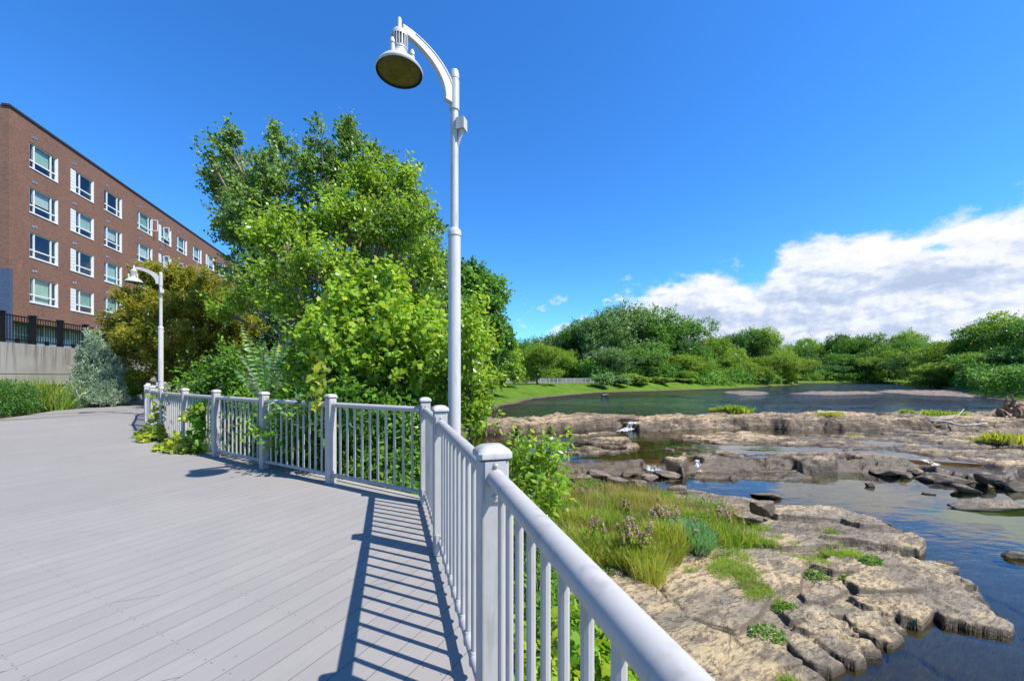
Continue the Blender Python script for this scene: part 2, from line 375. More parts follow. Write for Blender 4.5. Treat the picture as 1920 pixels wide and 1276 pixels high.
def water_mat(name, tint, bsc, bst, wave, dist=.10, msc=.12):
    m, t = mat(name); P = t.n('ShaderNodeNewGeometry').outputs['Position']
    q = t.vm('MULTIPLY', P, wave)
    n = t.noise(q, bsc, 3, .5, .3); n2 = t.noise(t.vm('MULTIPLY', P, (.5, 1, 1)), bsc * .16, 3, .5)
    mod = t.mr(t.noise(t.vm('MULTIPLY', P, (.5, 1, 1)), msc, 3, .5), .40, .60, .25, 1.3)
    h = t.m('ADD', t.m('MULTIPLY', t.m('MULTIPLY', n, mod), .5), t.m('MULTIPLY', n2, 1.5))
    nv = t.bump(h, bst, dist)
    fr = t.n('ShaderNodeFresnel', i={0: 1.36, 1: nv})
    gl = t.n('ShaderNodeBsdfGlossy', i={0: (1, 1, 1), 1: .035, 'Normal': nv})
    tr = t.n('ShaderNodeBsdfTransparent', i={0: tint})
    b = t.n('ShaderNodeMixShader', i={0: t.m('MULTIPLY_ADD', fr, 1.0, .015, clamp=True), 1: tr.outputs[0], 2: gl.outputs[0]})
    t.out(b.outputs[0]); return m
M['water'] = water_mat('water_lower', (.55, .58, .40), 5.0, .13, (.45, 1.0, 1))
M['water_mid'] = water_mat('water_middle', (.58, .50, .30), 2.6, .35, (.4, 1.0, 1))
M['water_up'] = water_mat('water_upper', (.40, .38, .20), 2.2, 1.0, (.6, 1.0, 1), 1.3, .045)
def foam_mat():
    m, t = mat('white_water'); P = t.n('ShaderNodeNewGeometry').outputs['Position']
    n = t.noise(t.vm('MULTIPLY', P, (2, 1, 1)), 5, 5, .7)
    b = pbsdf(t, (.75, .78, .82), .4, .5, 0, t.bump(n, .6, .05))
    tr = t.n('ShaderNodeBsdfTransparent')
    x = t.n('ShaderNodeMixShader', i={0: t.mr(n, .42, .58), 1: tr.outputs[0], 2: b}); t.out(x.outputs[0]); return m
M['foam'] = foam_mat()
# leaves
M['lf_vine'] = leafmat('vine_leaves', [(.10, .24, .012), (.17, .33, .018), (.26, .41, .025), (.38, .46, .035), (.12, .27, .02)], .5, .2, .55, .25)
M['lf_vine_y'] = leafmat('vine_leaves_yellowing', [(.16, .28, .012), (.34, .42, .03), (.48, .46, .05), (.10, .22, .012), (.30, .36, .03)], .5, .4, .4, .25)
M['lf_bush'] = leafmat('bush_leaves', [(.05, .15, .012), (.09, .22, .016), (.14, .29, .02), (.20, .35, .025)], .45, .2, .55, .3)
M['lf_cotton'] = leafmat('cottonwood_leaves', [(.06, .15, .018), (.11, .21, .035), (.17, .28, .055), (.26, .35, .13)], .4, .12, .6, .25)
M['lf_elder'] = leafmat('boxelder_leaves', [(.08, .19, .010), (.16, .29, .014), (.25, .39, .022), (.33, .44, .05)], .5, .25, .5, .3)
M['lf_locust'] = leafmat('locust_leaves', [(.09, .17, .012), (.18, .24, .018), (.30, .28, .025), (.32, .22, .03), (.13, .21, .02)], .5, .15, .5, .35, .8)
M['lf_far'] = leafmat('far_leaves', [(.06, .17, .020), (.10, .24, .028), (.15, .30, .04)], .4, .15, .6, .35, .25)
M['lf_far_l'] = leafmat('far_leaves_light', [(.13, .26, .020), (.20, .33, .030), (.28, .39, .045)], .45, .15, .6, .3, .25)
M['lf_far_s'] = leafmat('far_leaves_silver', [(.08, .18, .045), (.13, .25, .07), (.20, .32, .12)], .4, .2, .6, .3, .25)
M['lf_far_y'] = leafmat('far_leaves_yellow', [(.10, .22, .014), (.17, .28, .018), (.25, .33, .025)], .4, .15, .6, .3, .3)
M['lf_far_d'] = leafmat('far_leaves_dark', [(.035, .11, .018), (.06, .16, .024), (.09, .21, .03)], .35, .15, .6, .3, .25)
M['lf_jun'] = leafmat('juniper_needles', [(.17, .27, .17), (.26, .36, .26), (.36, .45, .34), (.12, .19, .11)], .25, .3, .5, .3, 1.5)
M['lf_hedge'] = leafmat('hedge_leaves', [(.025, .10, .006), (.045, .16, .008), (.07, .21, .01)], .4, .5, .4, .2, 1.5)
M['lf_sumac'] = leafmat('frond_leaves', [(.06, .19, .03), (.10, .26, .05), (.20, .36, .14)], .45, .6, .4, .2, 1.5)
M['grass'] = leafmat('grass_blades', [(.09, .22, .012), (.17, .32, .02), (.28, .38, .04), (.34, .34, .08), (.11, .27, .02)], .45, .15, .6, .3, .9)
M['grass_y'] = leafmat('dry_grass', [(.22, .34, .025), (.38, .43, .05), (.48, .42, .09), (.18, .32, .02), (.38, .30, .10)], .45, .15, .6, .3, .9)
M['weed'] = leafmat('blue_green_weed', [(.12, .28, .11), (.18, .36, .17), (.14, .31, .09)], .4, .3, .5, .2, .9)
M['flower'] = leafmat('purple_flowers', [(.55, .22, .50), (.70, .36, .62), (.60, .30, .46), (.45, .25, .38)], .4, .1, .6, .2, 2)
M['bark'] = simple('bark', (.16, .13, .10), .9, .2, .35, 9, 0, .8)
M['bark_d'] = simple('dark_bark', (.06, .048, .035), .9, .2, .35, 9, 0, .8)
M['drift'] = simple('driftwood', (.42, .38, .33), .8, .2, .3, 7, 0, .6)
M['log'] = simple('brown_log', (.20, .13, .085), .85, .2, .4, 5, 0, .8)
M['seed'] = leafmat('seed_stalks', [(.28, .16, .08), (.36, .22, .12), (.22, .20, .06), (.40, .26, .20)], .4, .1, .6, .3, .9)

# ================================================================ SETTING
RIVER = [(1.6, -40), (1.5, 0), (1.3, 4), (1.0, 8), (0.2, 13), (-1.4, 20), (-2.6, 28), (-2.4, 33), (-1.8, 38.6), (3, 55.6), (15.8, 76), (50, 99),
         (110, 152), (137, 195), (205, 195), (150, 142), (72, 62), (60, 46), (62, 25), (70, -40)]
def land_z(x, y):
    s = sdist(x, y, RIVER)                       # >0 in the river
    wob = (fbm(x * .35, y * .35, 3) - .5) * 1.2
    dist = -(s) + wob * sstep(np.abs(y), 10, 40)
    wl = np.where(y > 31, .95, 0.0)
    slope = np.where(y < 30, .95, np.where(y < 90, .24, .35)); slope = np.where(x > 45, .30, slope)
    cap = np.where(x > 45, 2.3, 2.60)
    up = wl + np.clip(dist, 0, None) * slope
    z = np.minimum(up, cap + np.clip(dist - 60, 0, 400) * .012)
    inr = np.clip(-dist, 0, None)
    bed = wl - .10 - .55 * sstep(inr, 0, 4 + 0 * y)
    z = np.where(dist > 0, z, bed)
    z = z + (fbm(x * .8, y * .8, 9) - .5) * .12 * (dist > .5) * (y > 24)
    return z
def grid(x, y, zf, name, m, smooth=True, **tags):
    X, Y = np.meshgrid(x, y); Z = zf(X, Y); nx, ny = len(x), len(y)
    i = (np.arange(ny - 1)[:, None] * nx + np.arange(nx - 1)[None]).ravel()
    return fastmesh(name, np.stack([X.ravel(), Y.ravel(), Z.ravel()], 1), np.stack([i, i + 1, i + nx + 1, i + nx], 1), m, None, smooth, **tags)
u = np.linspace(-1, 1, 430); gx = 1500 * np.sinh(6.6 * u) / math.sinh(6.6)
v = np.linspace(0, 1, 400); gy = -40 + 1700 * (np.exp(4.6 * v) - 1) / (math.exp(4.6) - 1)
def gz(X, Y):
    z = land_z(X, Y)
    under = sdist(X, Y, [(-70, -60), (4, -60), (.3, -3), (.2, 1.3), (-.55, 2.9), (-1.0, 4.1), (-4.9, 6.5), (-9.8, 10.6), (-14.5, 16.5), (-23, 27), (-70, 40)])
    terr = -.281 * Y - 15.96 - X                 # >0 behind the retaining wall
    z = np.where(under > .1, 2.0, z)
    return np.where((terr > 3.0) & (Y < 120), 5.25, z)
grid(gx, gy, gz, 'ground', M['ground'], kind='structure')

# --- bedrock of the river
ca, sa = .87, -.49
def cells(a, b, s, wd, hfun):
    """height of irregular slabs; neighbours meet in a short steep face instead of a jump"""
    ix = np.floor(a); iy = np.floor(b)
    f1 = np.full(a.shape, 9.0); f2 = np.full(a.shape, 9.0); h1 = np.zeros(a.shape); h2 = np.zeros(a.shape)
    for i in (-1, 0, 1):
        for j in (-1, 0, 1):
            jx = ix + i; jy = iy + j; px = jx + .08 + .84 * _h(jx, jy, s); py = jy + .08 + .84 * _h(jx, jy, s + 7)
            dd = np.abs(px - a) * .55 + np.hypot(px - a, py - b) * .7; hh = hfun(_h(jx, jy, s + 13), a - px, b - py); cl = dd < f1; c2 = (~cl) & (dd < f2)
            f2 = np.where(cl, f1, np.where(c2, dd, f2)); h2 = np.where(cl, h1, np.where(c2, hh, h2))
            f1 = np.where(cl, dd, f1); h1 = np.where(cl, hh, h1)
    e = f2 - f1; t = .5 + .5 * sstep(e, 0, wd)
    return h1 * t + h2 * (1 - t), e
def slabs(x, y, s, lx, ly, amp, gr=.06, gw=.03, c_=None, s_=None, wm=.05):
    c2, s2 = (ca, sa) if c_ is None else (c_, s_)
    wx = x + (fbm(x * 1.1, y * 1.1, s + 50) - .5) * .7 * min(1, lx); wy = y + (fbm(x * 1.1, y * 1.1, s + 60) - .5) * .6 * min(1, ly * 1.5)
    a = (wx * c2 + wy * s2) / lx; b = (-wx * s2 + wy * c2) / ly
    h, e = cells(a, b, s, wm / ly, lambda r, u_, v_: (r - .5) * amp + ((r * 7.3 % 1) * .9 - .05) * v_ * amp + ((r * 3.7 % 1) - .6) * u_ * amp * .5)
    return h - gr * np.exp(-e / (gw / ly))
NEAR = [G(*p, .05) for p in [(1000, 935), (1100, 918), (1230, 925), (1330, 922), (1400, 930), (1445, 942), (1545, 944), (1600, 957), (1650, 970), (1700, 992), (1735, 1010), (1738, 1026),
        (1705, 1042), (1770, 1048), (1797, 1053), (1768, 1066), (1803, 1078), (1840, 1100), (1836, 1112), (1868, 1140), (1905, 1160), (1898, 1169),
        (1842, 1158), (1770, 1146), (1738, 1150), (1715, 1160), (1676, 1150), (1700, 1166), (1684, 1190), (1645, 1180), (1596, 1170), (1655, 1200),
        (1660, 1210), (1612, 1207), (1622, 1224), (1570, 1216), (1582, 1230), (1545, 1243), (1505, 1232), (1550, 1256), (1520, 1272), (1478, 1284), (1440, 1330),
        (1400, 1420), (1300, 1600), (1100, 1700)]] + [(.2, 2.8), (0.0, 8)]
def terr(z, n, st, wr=.05, dx=None, dy=None, amt=.92):
    """break a smooth field into beds: flat treads, risers of a fixed real width wr"""
    b0 = z + n; q = np.floor(b0 / st) * st; f = (b0 - q) / st
    if dx and z.ndim == 2:
        gy_, gx_ = np.gradient(b0, dy, dx); g = np.hypot(gx_, gy_); ed = 1 - np.clip(wr * g / st, .04, .7)
    else: ed = .9
    return z + (q + st * sstep(f, ed, 1.0) - b0) * amt
NDX, NDY = .022, .021
def PP(lst, z=.2): return [G(1380 + a / 3.067, 860 + b / 3.067, z) for a, b in lst]
# slabs of the shelf that stand out: outline, level of the middle, dip along x and y
PLATES = [(PP([(20, 540), (200, 540), (400, 600), (350, 720), (230, 775), (110, 915), (0, 1000), (-200, 940), (-300, 900), (-420, 760), (-330, 690), (-100, 640)]), .40, -.015, .03),
          (PP([(-797, 736), (-552, 690), (-430, 780), (-300, 925), (-40, 1020), (-60, 1160), (-90, 1320), (-460, 1360), (-797, 1350)]), .36, -.02, .02),
          (PP([(0, 1022), (120, 1010), (280, 1050), (290, 1150), (200, 1130), (60, 1075)]), .24, -.05, .04), (PP([(0, 1110), (100, 1130), (240, 1240), (180, 1300), (-60, 1300), (-80, 1180)]), .22, -.06, .03),
          (PP([(180, 295), (330, 275), (500, 270), (620, 290), (700, 320), (830, 340), (845, 372), (720, 372), (600, 340), (420, 335), (240, 325)]), .30, -.02, .03),
          (PP([(30, 445), (300, 432), (640, 450), (560, 485), (300, 505), (120, 490)]), .30, -.02, .02), (PP([(480, 455), (700, 445), (900, 440), (1000, 430), (1090, 470), (1060, 525), (900, 505), (700, 480)]), .36, -.02, .05),
          (PP([(420, 600), (620, 540), (900, 520), (880, 570), (700, 640), (560, 640)]), .27, -.03, .04),
          (PP([(610, 700), (760, 620), (900, 560), (1040, 555), (1200, 640), (1185, 722), (1000, 742), (830, 752), (700, 745)]), .30, -.05, .05),
          (PP([(1040, 560), (1150, 573), (1275, 588), (1230, 612), (1190, 628), (1110, 606)]), .13, -.03, .03),
          (PP([(700, 770), (950, 765), (1190, 730), (1400, 742), (1335, 765), (1115, 800), (1150, 850), (1060, 902), (960, 882), (850, 820)]), .21, -.04, .04),
          (PP([(1110, 800), (1340, 762), (1440, 800), (1500, 872), (1605, 915), (1585, 950), (1400, 922), (1200, 880)]), .13, -.05, .05),
          (PP([(650, 780), (780, 790), (905, 850), (905, 900), (840, 862), (740, 832)]), .24, -.08, .08), (PP([(620, 872), (800, 850), (855, 900), (790, 942), (680, 920)]), .20, -.10, .09),
          (PP([(860, 870), (920, 890), (985, 935), (930, 945), (870, 925)]), .09, -.04, .05), (PP([(690, 940), (870, 920), (968, 982), (910, 1014), (800, 990)]), .12, -.08, .07),
          (PP([(270, 862), (520, 830), (570, 880), (430, 930), (320, 922)]), .28, -.07, .06), (PP([(340, 950), (540, 890), (665, 930), (625, 1002), (430, 992)]), .23, -.09, .07),
          (PP([(640, 980), (780, 1000), (850, 1062), (742, 1064), (660, 1020)]), .11, -.09, .08), (PP([(460, 1020), (560, 1000), (720, 1050), (738, 1112), (692, 1128), (560, 1072)]), .16, -.10, .09),
          (PP([(270, 1010), (370, 990), (470, 1050), (615, 1122), (560, 1168), (450, 1150), (385, 1110)]), .17, -.10, .08), (PP([(380, 1140), (515, 1210), (450, 1255), (330, 1235), (300, 1180)]), .10, -.10, .08),
          (PP([(200, 1160), (330, 1250), (330, 1330), (160, 1320)]), .14, -.1, .05), (PP([(370, 760), (480, 700), (600, 690), (640, 740), (520, 800), (400, 800)]), .24, -.02, .06)]
def plates(x, y, z):
    jx = x + (fbm(x * 4, y * 4, 301, 3) - .5) * .12 + (fbm(x * 14, y * 14, 303, 2) - .5) * .014; jy = y + (fbm(x * 4, y * 4, 302, 3) - .5) * .10 + (fbm(x * 14, y * 14, 304, 2) - .5) * .012
    for k, (P, h, ax, ay) in enumerate(PLATES):
        A = np.array(P); c = A.mean(0); x0, y0 = A.min(0) - .5; x1, y1 = A.max(0) + .5
        m = (x > x0) & (x < x1) & (y > y0) & (y < y1)
        if not m.any(): continue
        xs_, ys_ = jx[m], jy[m]; sd = sdist(xs_, ys_, P); X0, Y0 = x[m], y[m]
        h = .045 + h * .60; sd = sd + .035; top = h + (X0 - c[0]) * ax * .8 + (Y0 - c[1]) * ay * .8 + (fbm(X0 * 1.5, Y0 * 2.5, 310 + k, 4) - .5) * .07
        lay = np.floor((top + .4 * fbm(X0 * .9, Y0 * 1.8, 330 + k, 3)) / .045) ; top = top - (lay % 2) * .016
        top = top - .022 * (1 - sstep(sd, 0, .09)) ** 2
        zz = z[m]; w_ = sstep(sd, -.015, .035); gr = .035 * np.exp(-(np.clip(-sd, 0, 9) / .04) ** 2) * (sd < 0)
        z[m] = np.where(sd > -.015, np.maximum(zz * (1 - w_) + top * w_, zz * (1 - w_) + top * w_), zz - gr)
    return z
def near_z(x, y):
    wx = x + (fbm(x * 1.8, y * 1.8, 71) - .5) * .20 + (fbm(x * 6, y * 6, 73) - .5) * .08; wy = y + (fbm(x * 1.8, y * 1.8, 72) - .5) * .16
    d = sdist(wx, wy, NEAR)
    inland = sstep(x, 6.5, 1.0)
    big = slabs(x, y, 5, 3.4, 1.45, .22, .05, .018, wm=.05)
    med = slabs(x, y, 11, 1.5, .50, .20, .06, .020, wm=.05)
    sm = slabs(x, y, 23, .55, .22, .06, .02, .012, wm=.04)
    rug = sstep(fbm(x * .5, y * .8, 31), .48, .53)
    rug = np.maximum(rug, sstep(y, 7.5, 7.1) * sstep(x, 1.6, 2.6))
    z = -.36 + .42 * sstep(d, -.06, .06) + .16 * sstep(d, .1, 2.2) + .18 * inland
    z = z + (fbm(x * .55, y * .8, 49, 2) - .5) * .16
    z = terr(z, (fbm(x * .9, y * 2.0, 44, 5) - .5) * .11, .075, .035, NDX, NDY)
    z = z - .06 * sstep(d, .0, .4) + big * sstep(d, -.1, .25) * .5 + med * .7 * rug * sstep(d, -.15, .2) + sm * rug * (.15 + .85 * sstep(fbm(x * .9, y * 1.3, 36), .48, .55))
    z = terr(z, (fbm(x * 1.6, y * 3.2, 54, 4) - .5) * .035, .028, .022, NDX, NDY, .8)
    z = plates(x, y, np.array(z, float))
    z = np.where(d > .20, np.maximum(z, .075 + .10 * inland + (fbm(x * 3, y * 4, 85) - .5) * .05), z)
    z = z + (fbm(x * 10, y * 14, 80, 3) - .5) * .009 + (fbm(x * 2.4, y * 3.5, 81, 3) - .5) * .012
    dr = slabs(x, y, 15, 2.2, .7, .20, .05, .03)
    wetz = -.12 - .30 * sstep(-d, .0, 3.8) + dr * .9 + (fbm(x * 2, y * 2, 90) - .5) * .06
    return np.maximum(z, np.minimum(wetz, -.035))
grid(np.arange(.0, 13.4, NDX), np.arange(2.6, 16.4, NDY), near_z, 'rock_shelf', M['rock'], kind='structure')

def PG(lst): return [G(a, b, z) for a, b, z in lst]
L2 = PG([(1040, 884, 0), (1075, 886, 0), (1150, 890, 0), (1235, 886, 0), (1290, 895, 0), (1300, 884, 0), (1400, 880, 0), (1500, 884, 0), (1530, 893, 0), (1600, 878, 0), (1660, 888, 0),
         (1720, 884, 0), (1760, 903, 0), (1850, 912, 0), (1960, 905, 0), (2100, 905, 0), (2100, 862, .45), (1920, 862, .45), (1750, 854, .45), (1600, 850, .45), (1500, 847, .45),
         (1400, 849, .45), (1300, 853, .45), (1215, 858, .45), (1070, 862, .45), (1030, 866, .45)])
SH = PG([(1215, 818, .45), (1300, 828, .45), (1380, 838, .45), (1450, 836, .45), (1560, 847, .45), (1700, 853, .45), (1920, 870, .45), (2200, 880, .45), (2200, 800, .45), (1920, 801, .45),
         (1760, 804, .45), (1600, 809, .45), (1500, 813, .45), (1380, 811, .45), (1290, 813, .45)])
L1 = PG([(840, 812, .45), (950, 813, .45), (1080, 808, .45), (1160, 801, .45), (1176, 803, .45), (1200, 808, .45), (1400, 804, .45), (1600, 806, .45), (1760, 806, .45), (1920, 806, .45), (2200, 806, .45),
         (2200, 768, .95), (1920, 769, .95), (1700, 772, .95), (1480, 773, .95), (1390, 775, .95), (1240, 777, .95), (1205, 780, .95), (1170, 780, .95), (1070, 780, .95), (900, 786, .95), (850, 790, .95)])
ISL = [PG([(a, b, .45) for a, b in q]) for q in (
    [(1060, 829), (1120, 822), (1190, 823), (1186, 831), (1100, 834)],
    [(1055, 846), (1100, 838), (1185, 834), (1192, 842), (1140, 851), (1080, 853)],
    [(1225, 845), (1260, 836), (1310, 838), (1312, 845), (1260, 850)],
    [(1310, 851), (1330, 846), (1420, 848), (1360, 855)],
    [(1050, 826), (1065, 815), (1180, 812), (1060, 822)])]
LOWI = PG([(1290, 898, 0), (1300, 886, 0), (1420, 884, 0), (1500, 889, 0), (1518, 895, 0), (1480, 900, 0), (1380, 899, 0)])
L2X = [G(a, b, .25) for a, b in [(1040, 876), (1070, 874), (1300, 868), (1500, 866), (1700, 870), (1920, 884)]]
def mid_z(x, y):
    wx = x + (fbm(x * .8, y * .8, 171) - .5) * 1.6; wy = y + (fbm(x * .9, y * 1.4, 172) - .5) * 1.3
    def bev(P, top, a=-.15, b=.30): return top * sstep(sdist(wx, wy, P), a, b)
    rb = slabs(x, y, 5, 3.8, .95, .42, .10, .05, .985, -.17, .10); rm = slabs(x, y, 9, 1.5, .45, .22, .07, .05, .985, -.17, .09); rs = slabs(x, y, 12, .7, .25, .07, .02, .04, .985, -.17, .08)
    line = np.interp(x, [p[0] for p in L2X], [p[1] for p in L2X])
    fl = -.38 + .50 * sstep(y, line - .1, line + .5); z = fl
    z = np.maximum(z, -.35 + bev(L2, .93, -.1, .5)); z = np.maximum(z, fl + bev(SH, .44, -.2, .7)); z = np.maximum(z, fl + bev(L1, 1.02, -.1, .22 + 1.5 * sstep(x, 7.0, 12.0) * fbm(x * .35, y * .1, 95, 3)) * (.80 + .34 * fbm(x * .25, y * .2, 91, 3)))
    for q in ISL: z = np.maximum(z, fl + bev(q, .50))
    z = np.maximum(z, -.35 + bev(LOWI, .50))
    crest = .56 + (fbm(x * .9, y * 2, 79) - .5) * .16
    z = np.maximum(z, crest - np.abs(y - line + .12) * .9)
    k = sstep(z, -.25, .35)
    amp = .25 + .75 * sstep(fbm(x * .2, y * .5, 77), .35, .6)
    z = z + (fbm(x * .3, y * .6, 74, 3) - .5) * .22 * k
    z = terr(z, (fbm(x * .22, y * 1.1, 45, 5) - .5) * .42, .13, .06, .075, .06)
    z = z + k * (rb * .34 + rm * amp * .55 + rs * .7)
    z = terr(z, (fbm(x * .6, y * 2.4, 48, 4) - .5) * .10, .055, .05, .075, .06, .8)
    z = z + (fbm(x * 4, y * 6, 78, 3) - .5) * .04
    ch = np.abs(fbm(x * .11 + 3, y * .75 + x * .05, 505, 3) - .5); z = z - .42 * (1 - sstep(ch, .022, .060)) * sstep(y, 17.6, 18.6) * (1 - sstep(y, 24.6, 25.8))
    ch = np.abs(fbm(x * .16, y * .9, 506, 3) - .5); z = z - .45 * (1 - sstep(ch, .008, .03)) * (y < line - .45)
    for gxp, gyp, zz, r in ((1185, 792, .86, .75), (1306, 868, .33, .30), (1775, 872, .33, 1.0), (1232, 872, .30, .4)):
        cx, cy = G(gxp, gyp, zz); g = np.exp(-((x - cx) / r) ** 2 - ((y - cy) / (r * 2.2)) ** 2)
        z = z - np.clip(z - (zz - .03), 0, 9) * sstep(g, .1, .5)
    return z
mx = np.arange(-5, 52, .075); my = np.arange(14.1, 36.5, .06)
def midgrid():
    X, Y = np.meshgrid(mx, my); Z = mid_z(X, Y); nx = len(mx)
    Z = np.minimum(Z, 9); i = (np.arange(len(my) - 1)[:, None] * nx + np.arange(nx - 1)[None]); 
    keep = (X[:-1, :-1] < 1.36 * Y[:-1, :-1] + 2)
    i = i[keep]
    V = np.stack([X.ravel(), Y.ravel(), Z.ravel()], 1); used, inv = np.unique(np.stack([i, i + 1, i + nx + 1, i + nx], 1), return_inverse=True)
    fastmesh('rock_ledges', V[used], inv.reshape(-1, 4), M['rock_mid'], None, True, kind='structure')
midgrid()
BARS = [PG([(a, b, .95) for a, b in q]) for q in ([(1345, 735), (1385, 733), (1440, 735), (1436, 740), (1380, 741)], [(1475, 738), (1520, 734), (1640, 734), (1645, 739), (1560, 741)],
        [(1640, 735), (1660, 731.5), (1800, 732.5), (1850, 735), (1860, 742), (1820, 745), (1730, 741)], [(905, 772), (925, 767), (1010, 768), (1000, 772)])]
def bar_z(x, y):
    z = np.full(x.shape, .3); wx = x + (fbm(x * .3, y * .3, 5) - .5) * 3; wy = y + (fbm(x * .3, y * .3, 6) - .5) * 3
    for q in BARS: z = np.maximum(z, .55 + .50 * sstep(sdist(wx, wy, q), -.8, .8))
    return z + (fbm(x * 1.6, y * 1.6, 8, 3) - .5) * .34
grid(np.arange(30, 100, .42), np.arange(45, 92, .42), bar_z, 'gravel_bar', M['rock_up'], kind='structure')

# --- water: three pools, one step apart
def sheet(name, pts, z, m): 
    mb = MB(); mb.add([(x, y, z) for x, y in pts], [tuple(range(len(pts)))]); return mb.build(name, m, kind='structure')
l2 = L2X[1:]
l1 = [G(a, b, .85) for a, b in [(880, 793), (1200, 790), (1500, 788), (1920, 786)]]
sheet('water', [(-6, -40), (90, -40), (90, 17.2)] + [(l2[-1][0] + 5, l2[-1][1])] + l2[::-1] + [(-6, 17.6)], 0.0, M['water'])
sheet('water', [(-6, 17.6)] + l2 + [(l2[-1][0] + 5, l2[-1][1]), (90, 17.2), (90, l1[-1][1])] + l1[::-1] + [(-8, l1[0][1])], 0.45, M['water_mid'])
sheet('water', [(-12, l1[0][1])] + l1 + [(110, l1[-1][1]), (260, 120), (260, 240), (-12, 240)], 0.95, M['water_up'])
# white water in the gaps
def foam(pl, seed):
    rng = R(seed); P = [np.array(p, float) for p in pl]; V = []; n = 26; wd = 10
    P = np.array(P); t = np.linspace(0, len(P) - 1, n); ctr = np.stack([np.interp(t, range(len(P)), P[:, k]) for k in range(3)], 1); wv = np.interp(t, range(len(P)), P[:, 3])
    for k in range(n):
        for j in range(wd):
            s = (j / (wd - 1) - .5)
            V.append((ctr[k, 0] + s * wv[k] + rng.normal(0, .03), ctr[k, 1] + rng.normal(0, .02), ctr[k, 2] + rng.random() * .03 * (1 - abs(s) * 1.6)))
    i = np.array([k * wd + j for k in range(n - 1) for j in range(wd - 1)])
    fastmesh('white_water', np.array(V), np.stack([i, i + 1, i + wd + 1, i + wd], 1), M['foam'], None, True, kind='stuff',
             label=FO[seed], cat='white water')
FO = {1: 'white water spilling through the gap beside the brown log', 2: 'foaming stream running over dark ledge at far right of lower pool', 3: 'small white trickle falling through middle of the lower ledge', 4: 'white riffle among stones left of the lower ledge'}
def fp(px, py, z, wpx): x, y = G(px, py, z); return (x, y, z, wpx / F * y)
foam([fp(1186, 790, .95, 14), fp(1186, 795, .78, 15), fp(1183, 800, .55, 20), fp(1178, 804, .48, 26), fp(1165, 808, .46, 20)], 1)
foam([fp(1735, 862, .47, 16), fp(1752, 868, .36, 20), fp(1772, 878, .2, 20), fp(1790, 890, .06, 24), fp(1770, 900, .03, 30)], 2)
foam([fp(1308, 862, .47, 8), fp(1308, 870, .3, 9), fp(1308, 880, .1, 7), fp(1310, 886, .03, 14)], 3)
foam([fp(1218, 872, .34, 16), fp(1228, 880, .18, 26), fp(1245, 886, .06, 18), fp(1262, 892, .03, 22)], 4)
foam_l = foam

# ================================================================ DECK
DECKPOLY = [(-60, -6), (.62, -6), (.62, -2.2), (.36, .0), (.02, 1.36), (-.455, 2.96), (-.83, 4.17), (-2.18, 5.0), (-3.50, 5.78), (-4.84, 6.66), (-6.04, 7.52), (-7.22, 8.42), (-8.48, 9.55),
            (-9.65, 10.7), (-10.85, 12.05), (-12.05, 13.35), (-12.95, 14.75), (-13.85, 16.05), (-15.6, 18.4), (-18.6, 22.0), (-21.5, 25.5),
            (-22.6, 25.0), (-21.5, 23.3), (-19.9, 20.0), (-18.9, 17.5), (-17.96, 15.8), (-16.8, 14.0), (-15.9, 12.4), (-16.2, 9), (-18.5, 4), (-24, 0), (-60, -3)]
def clip_half(poly, nx, ny, c, keep_ge):
    out = []; n = len(poly)
    for k in range(n):
        a = poly[k]; b = poly[(k + 1) % n]; da = a[0] * nx + a[1] * ny - c; db = b[0] * nx + b[1] * ny - c
        if not keep_ge: da, db = -da, -db
        if da >= 0: out.append(a)
        if (da >= 0) != (db >= 0):
            t = da / (da - db); out.append((a[0] + t * (b[0] - a[0]), a[1] + t * (b[1] - a[1])))
    return out
def build_deck():
    nx, ny = .896, -.444; pitch = .148; mb = MB()
    pr = [p[0] * nx + p[1] * ny for p in DECKPOLY]; k0 = math.floor(min(pr) / pitch); k1 = math.ceil(max(pr) / pitch)
    k0 = max(k0, math.floor(-30 / pitch))
    for k in range(k0, k1):
        a0 = k * pitch + .0012; a1 = (k + 1) * pitch - .0012; ch = .0025
        base = clip_half(clip_half(DECKPOLY, nx, ny, a0, True), nx, ny, a1, False)
        if len(base) < 3: continue
        for lo_, hi_ in ((a0, a0 + ch), (a0 + ch, a1 - ch), (a1 - ch, a1)):
            q = clip_half(clip_half(base, nx, ny, lo_, True), nx, ny, hi_, False)
            if len(q) < 3: continue
            vs = []
            for x, y in q:
                aa = x * nx + y * ny; e = min(aa - a0, a1 - aa); vs.append((x, y, DECK - (max(0, ch - e)) * .08))
            mb.add(vs, [tuple(range(len(vs)))])
    o = mb.build('deck', M['deck'], kind='structure')
    s = MB(); s.add([(x, y, DECK - .03) for x, y in DECKPOLY], [tuple(range(len(DECKPOLY)))])
    # rim board
    o2 = s.build('deck_gap_shade', M['dark'], kind='structure')  # near-black sheet added below the boards so the gaps look shaded
    rim = MB(); pts = DECKPOLY[1:20]
    offs = []
    P = np.array(pts); 
    for k in range(len(P)):
        a = P[max(k - 1, 0)]; b = P[min(k + 1, len(P) - 1)]; t = (b - a) / np.linalg.norm(b - a); offs.append((t[1], -t[0]))
    O = np.array(offs); V = []
    for k in range(len(P)):
        for o_, z in ((.008, DECK - .30), (.008, DECK + .008), (.075, DECK + .008), (.075, DECK - .30)): V.append((P[k][0] + O[k][0] * o_, P[k][1] + O[k][1] * o_, z))
    Fc = [(k * 4 + j, k * 4 + (j + 1) % 4, k * 4 + 4 + (j + 1) % 4, k * 4 + 4 + j) for k in range(len(P) - 1) for j in range(4)]
    rim.add(V, Fc); rim.build('deck_rim', M['deckrim'], kind='structure')
M['deckrim'] = simple('deck_rim_board', (.27, .255, .235), .6, .3, .1, 3)
build_deck()
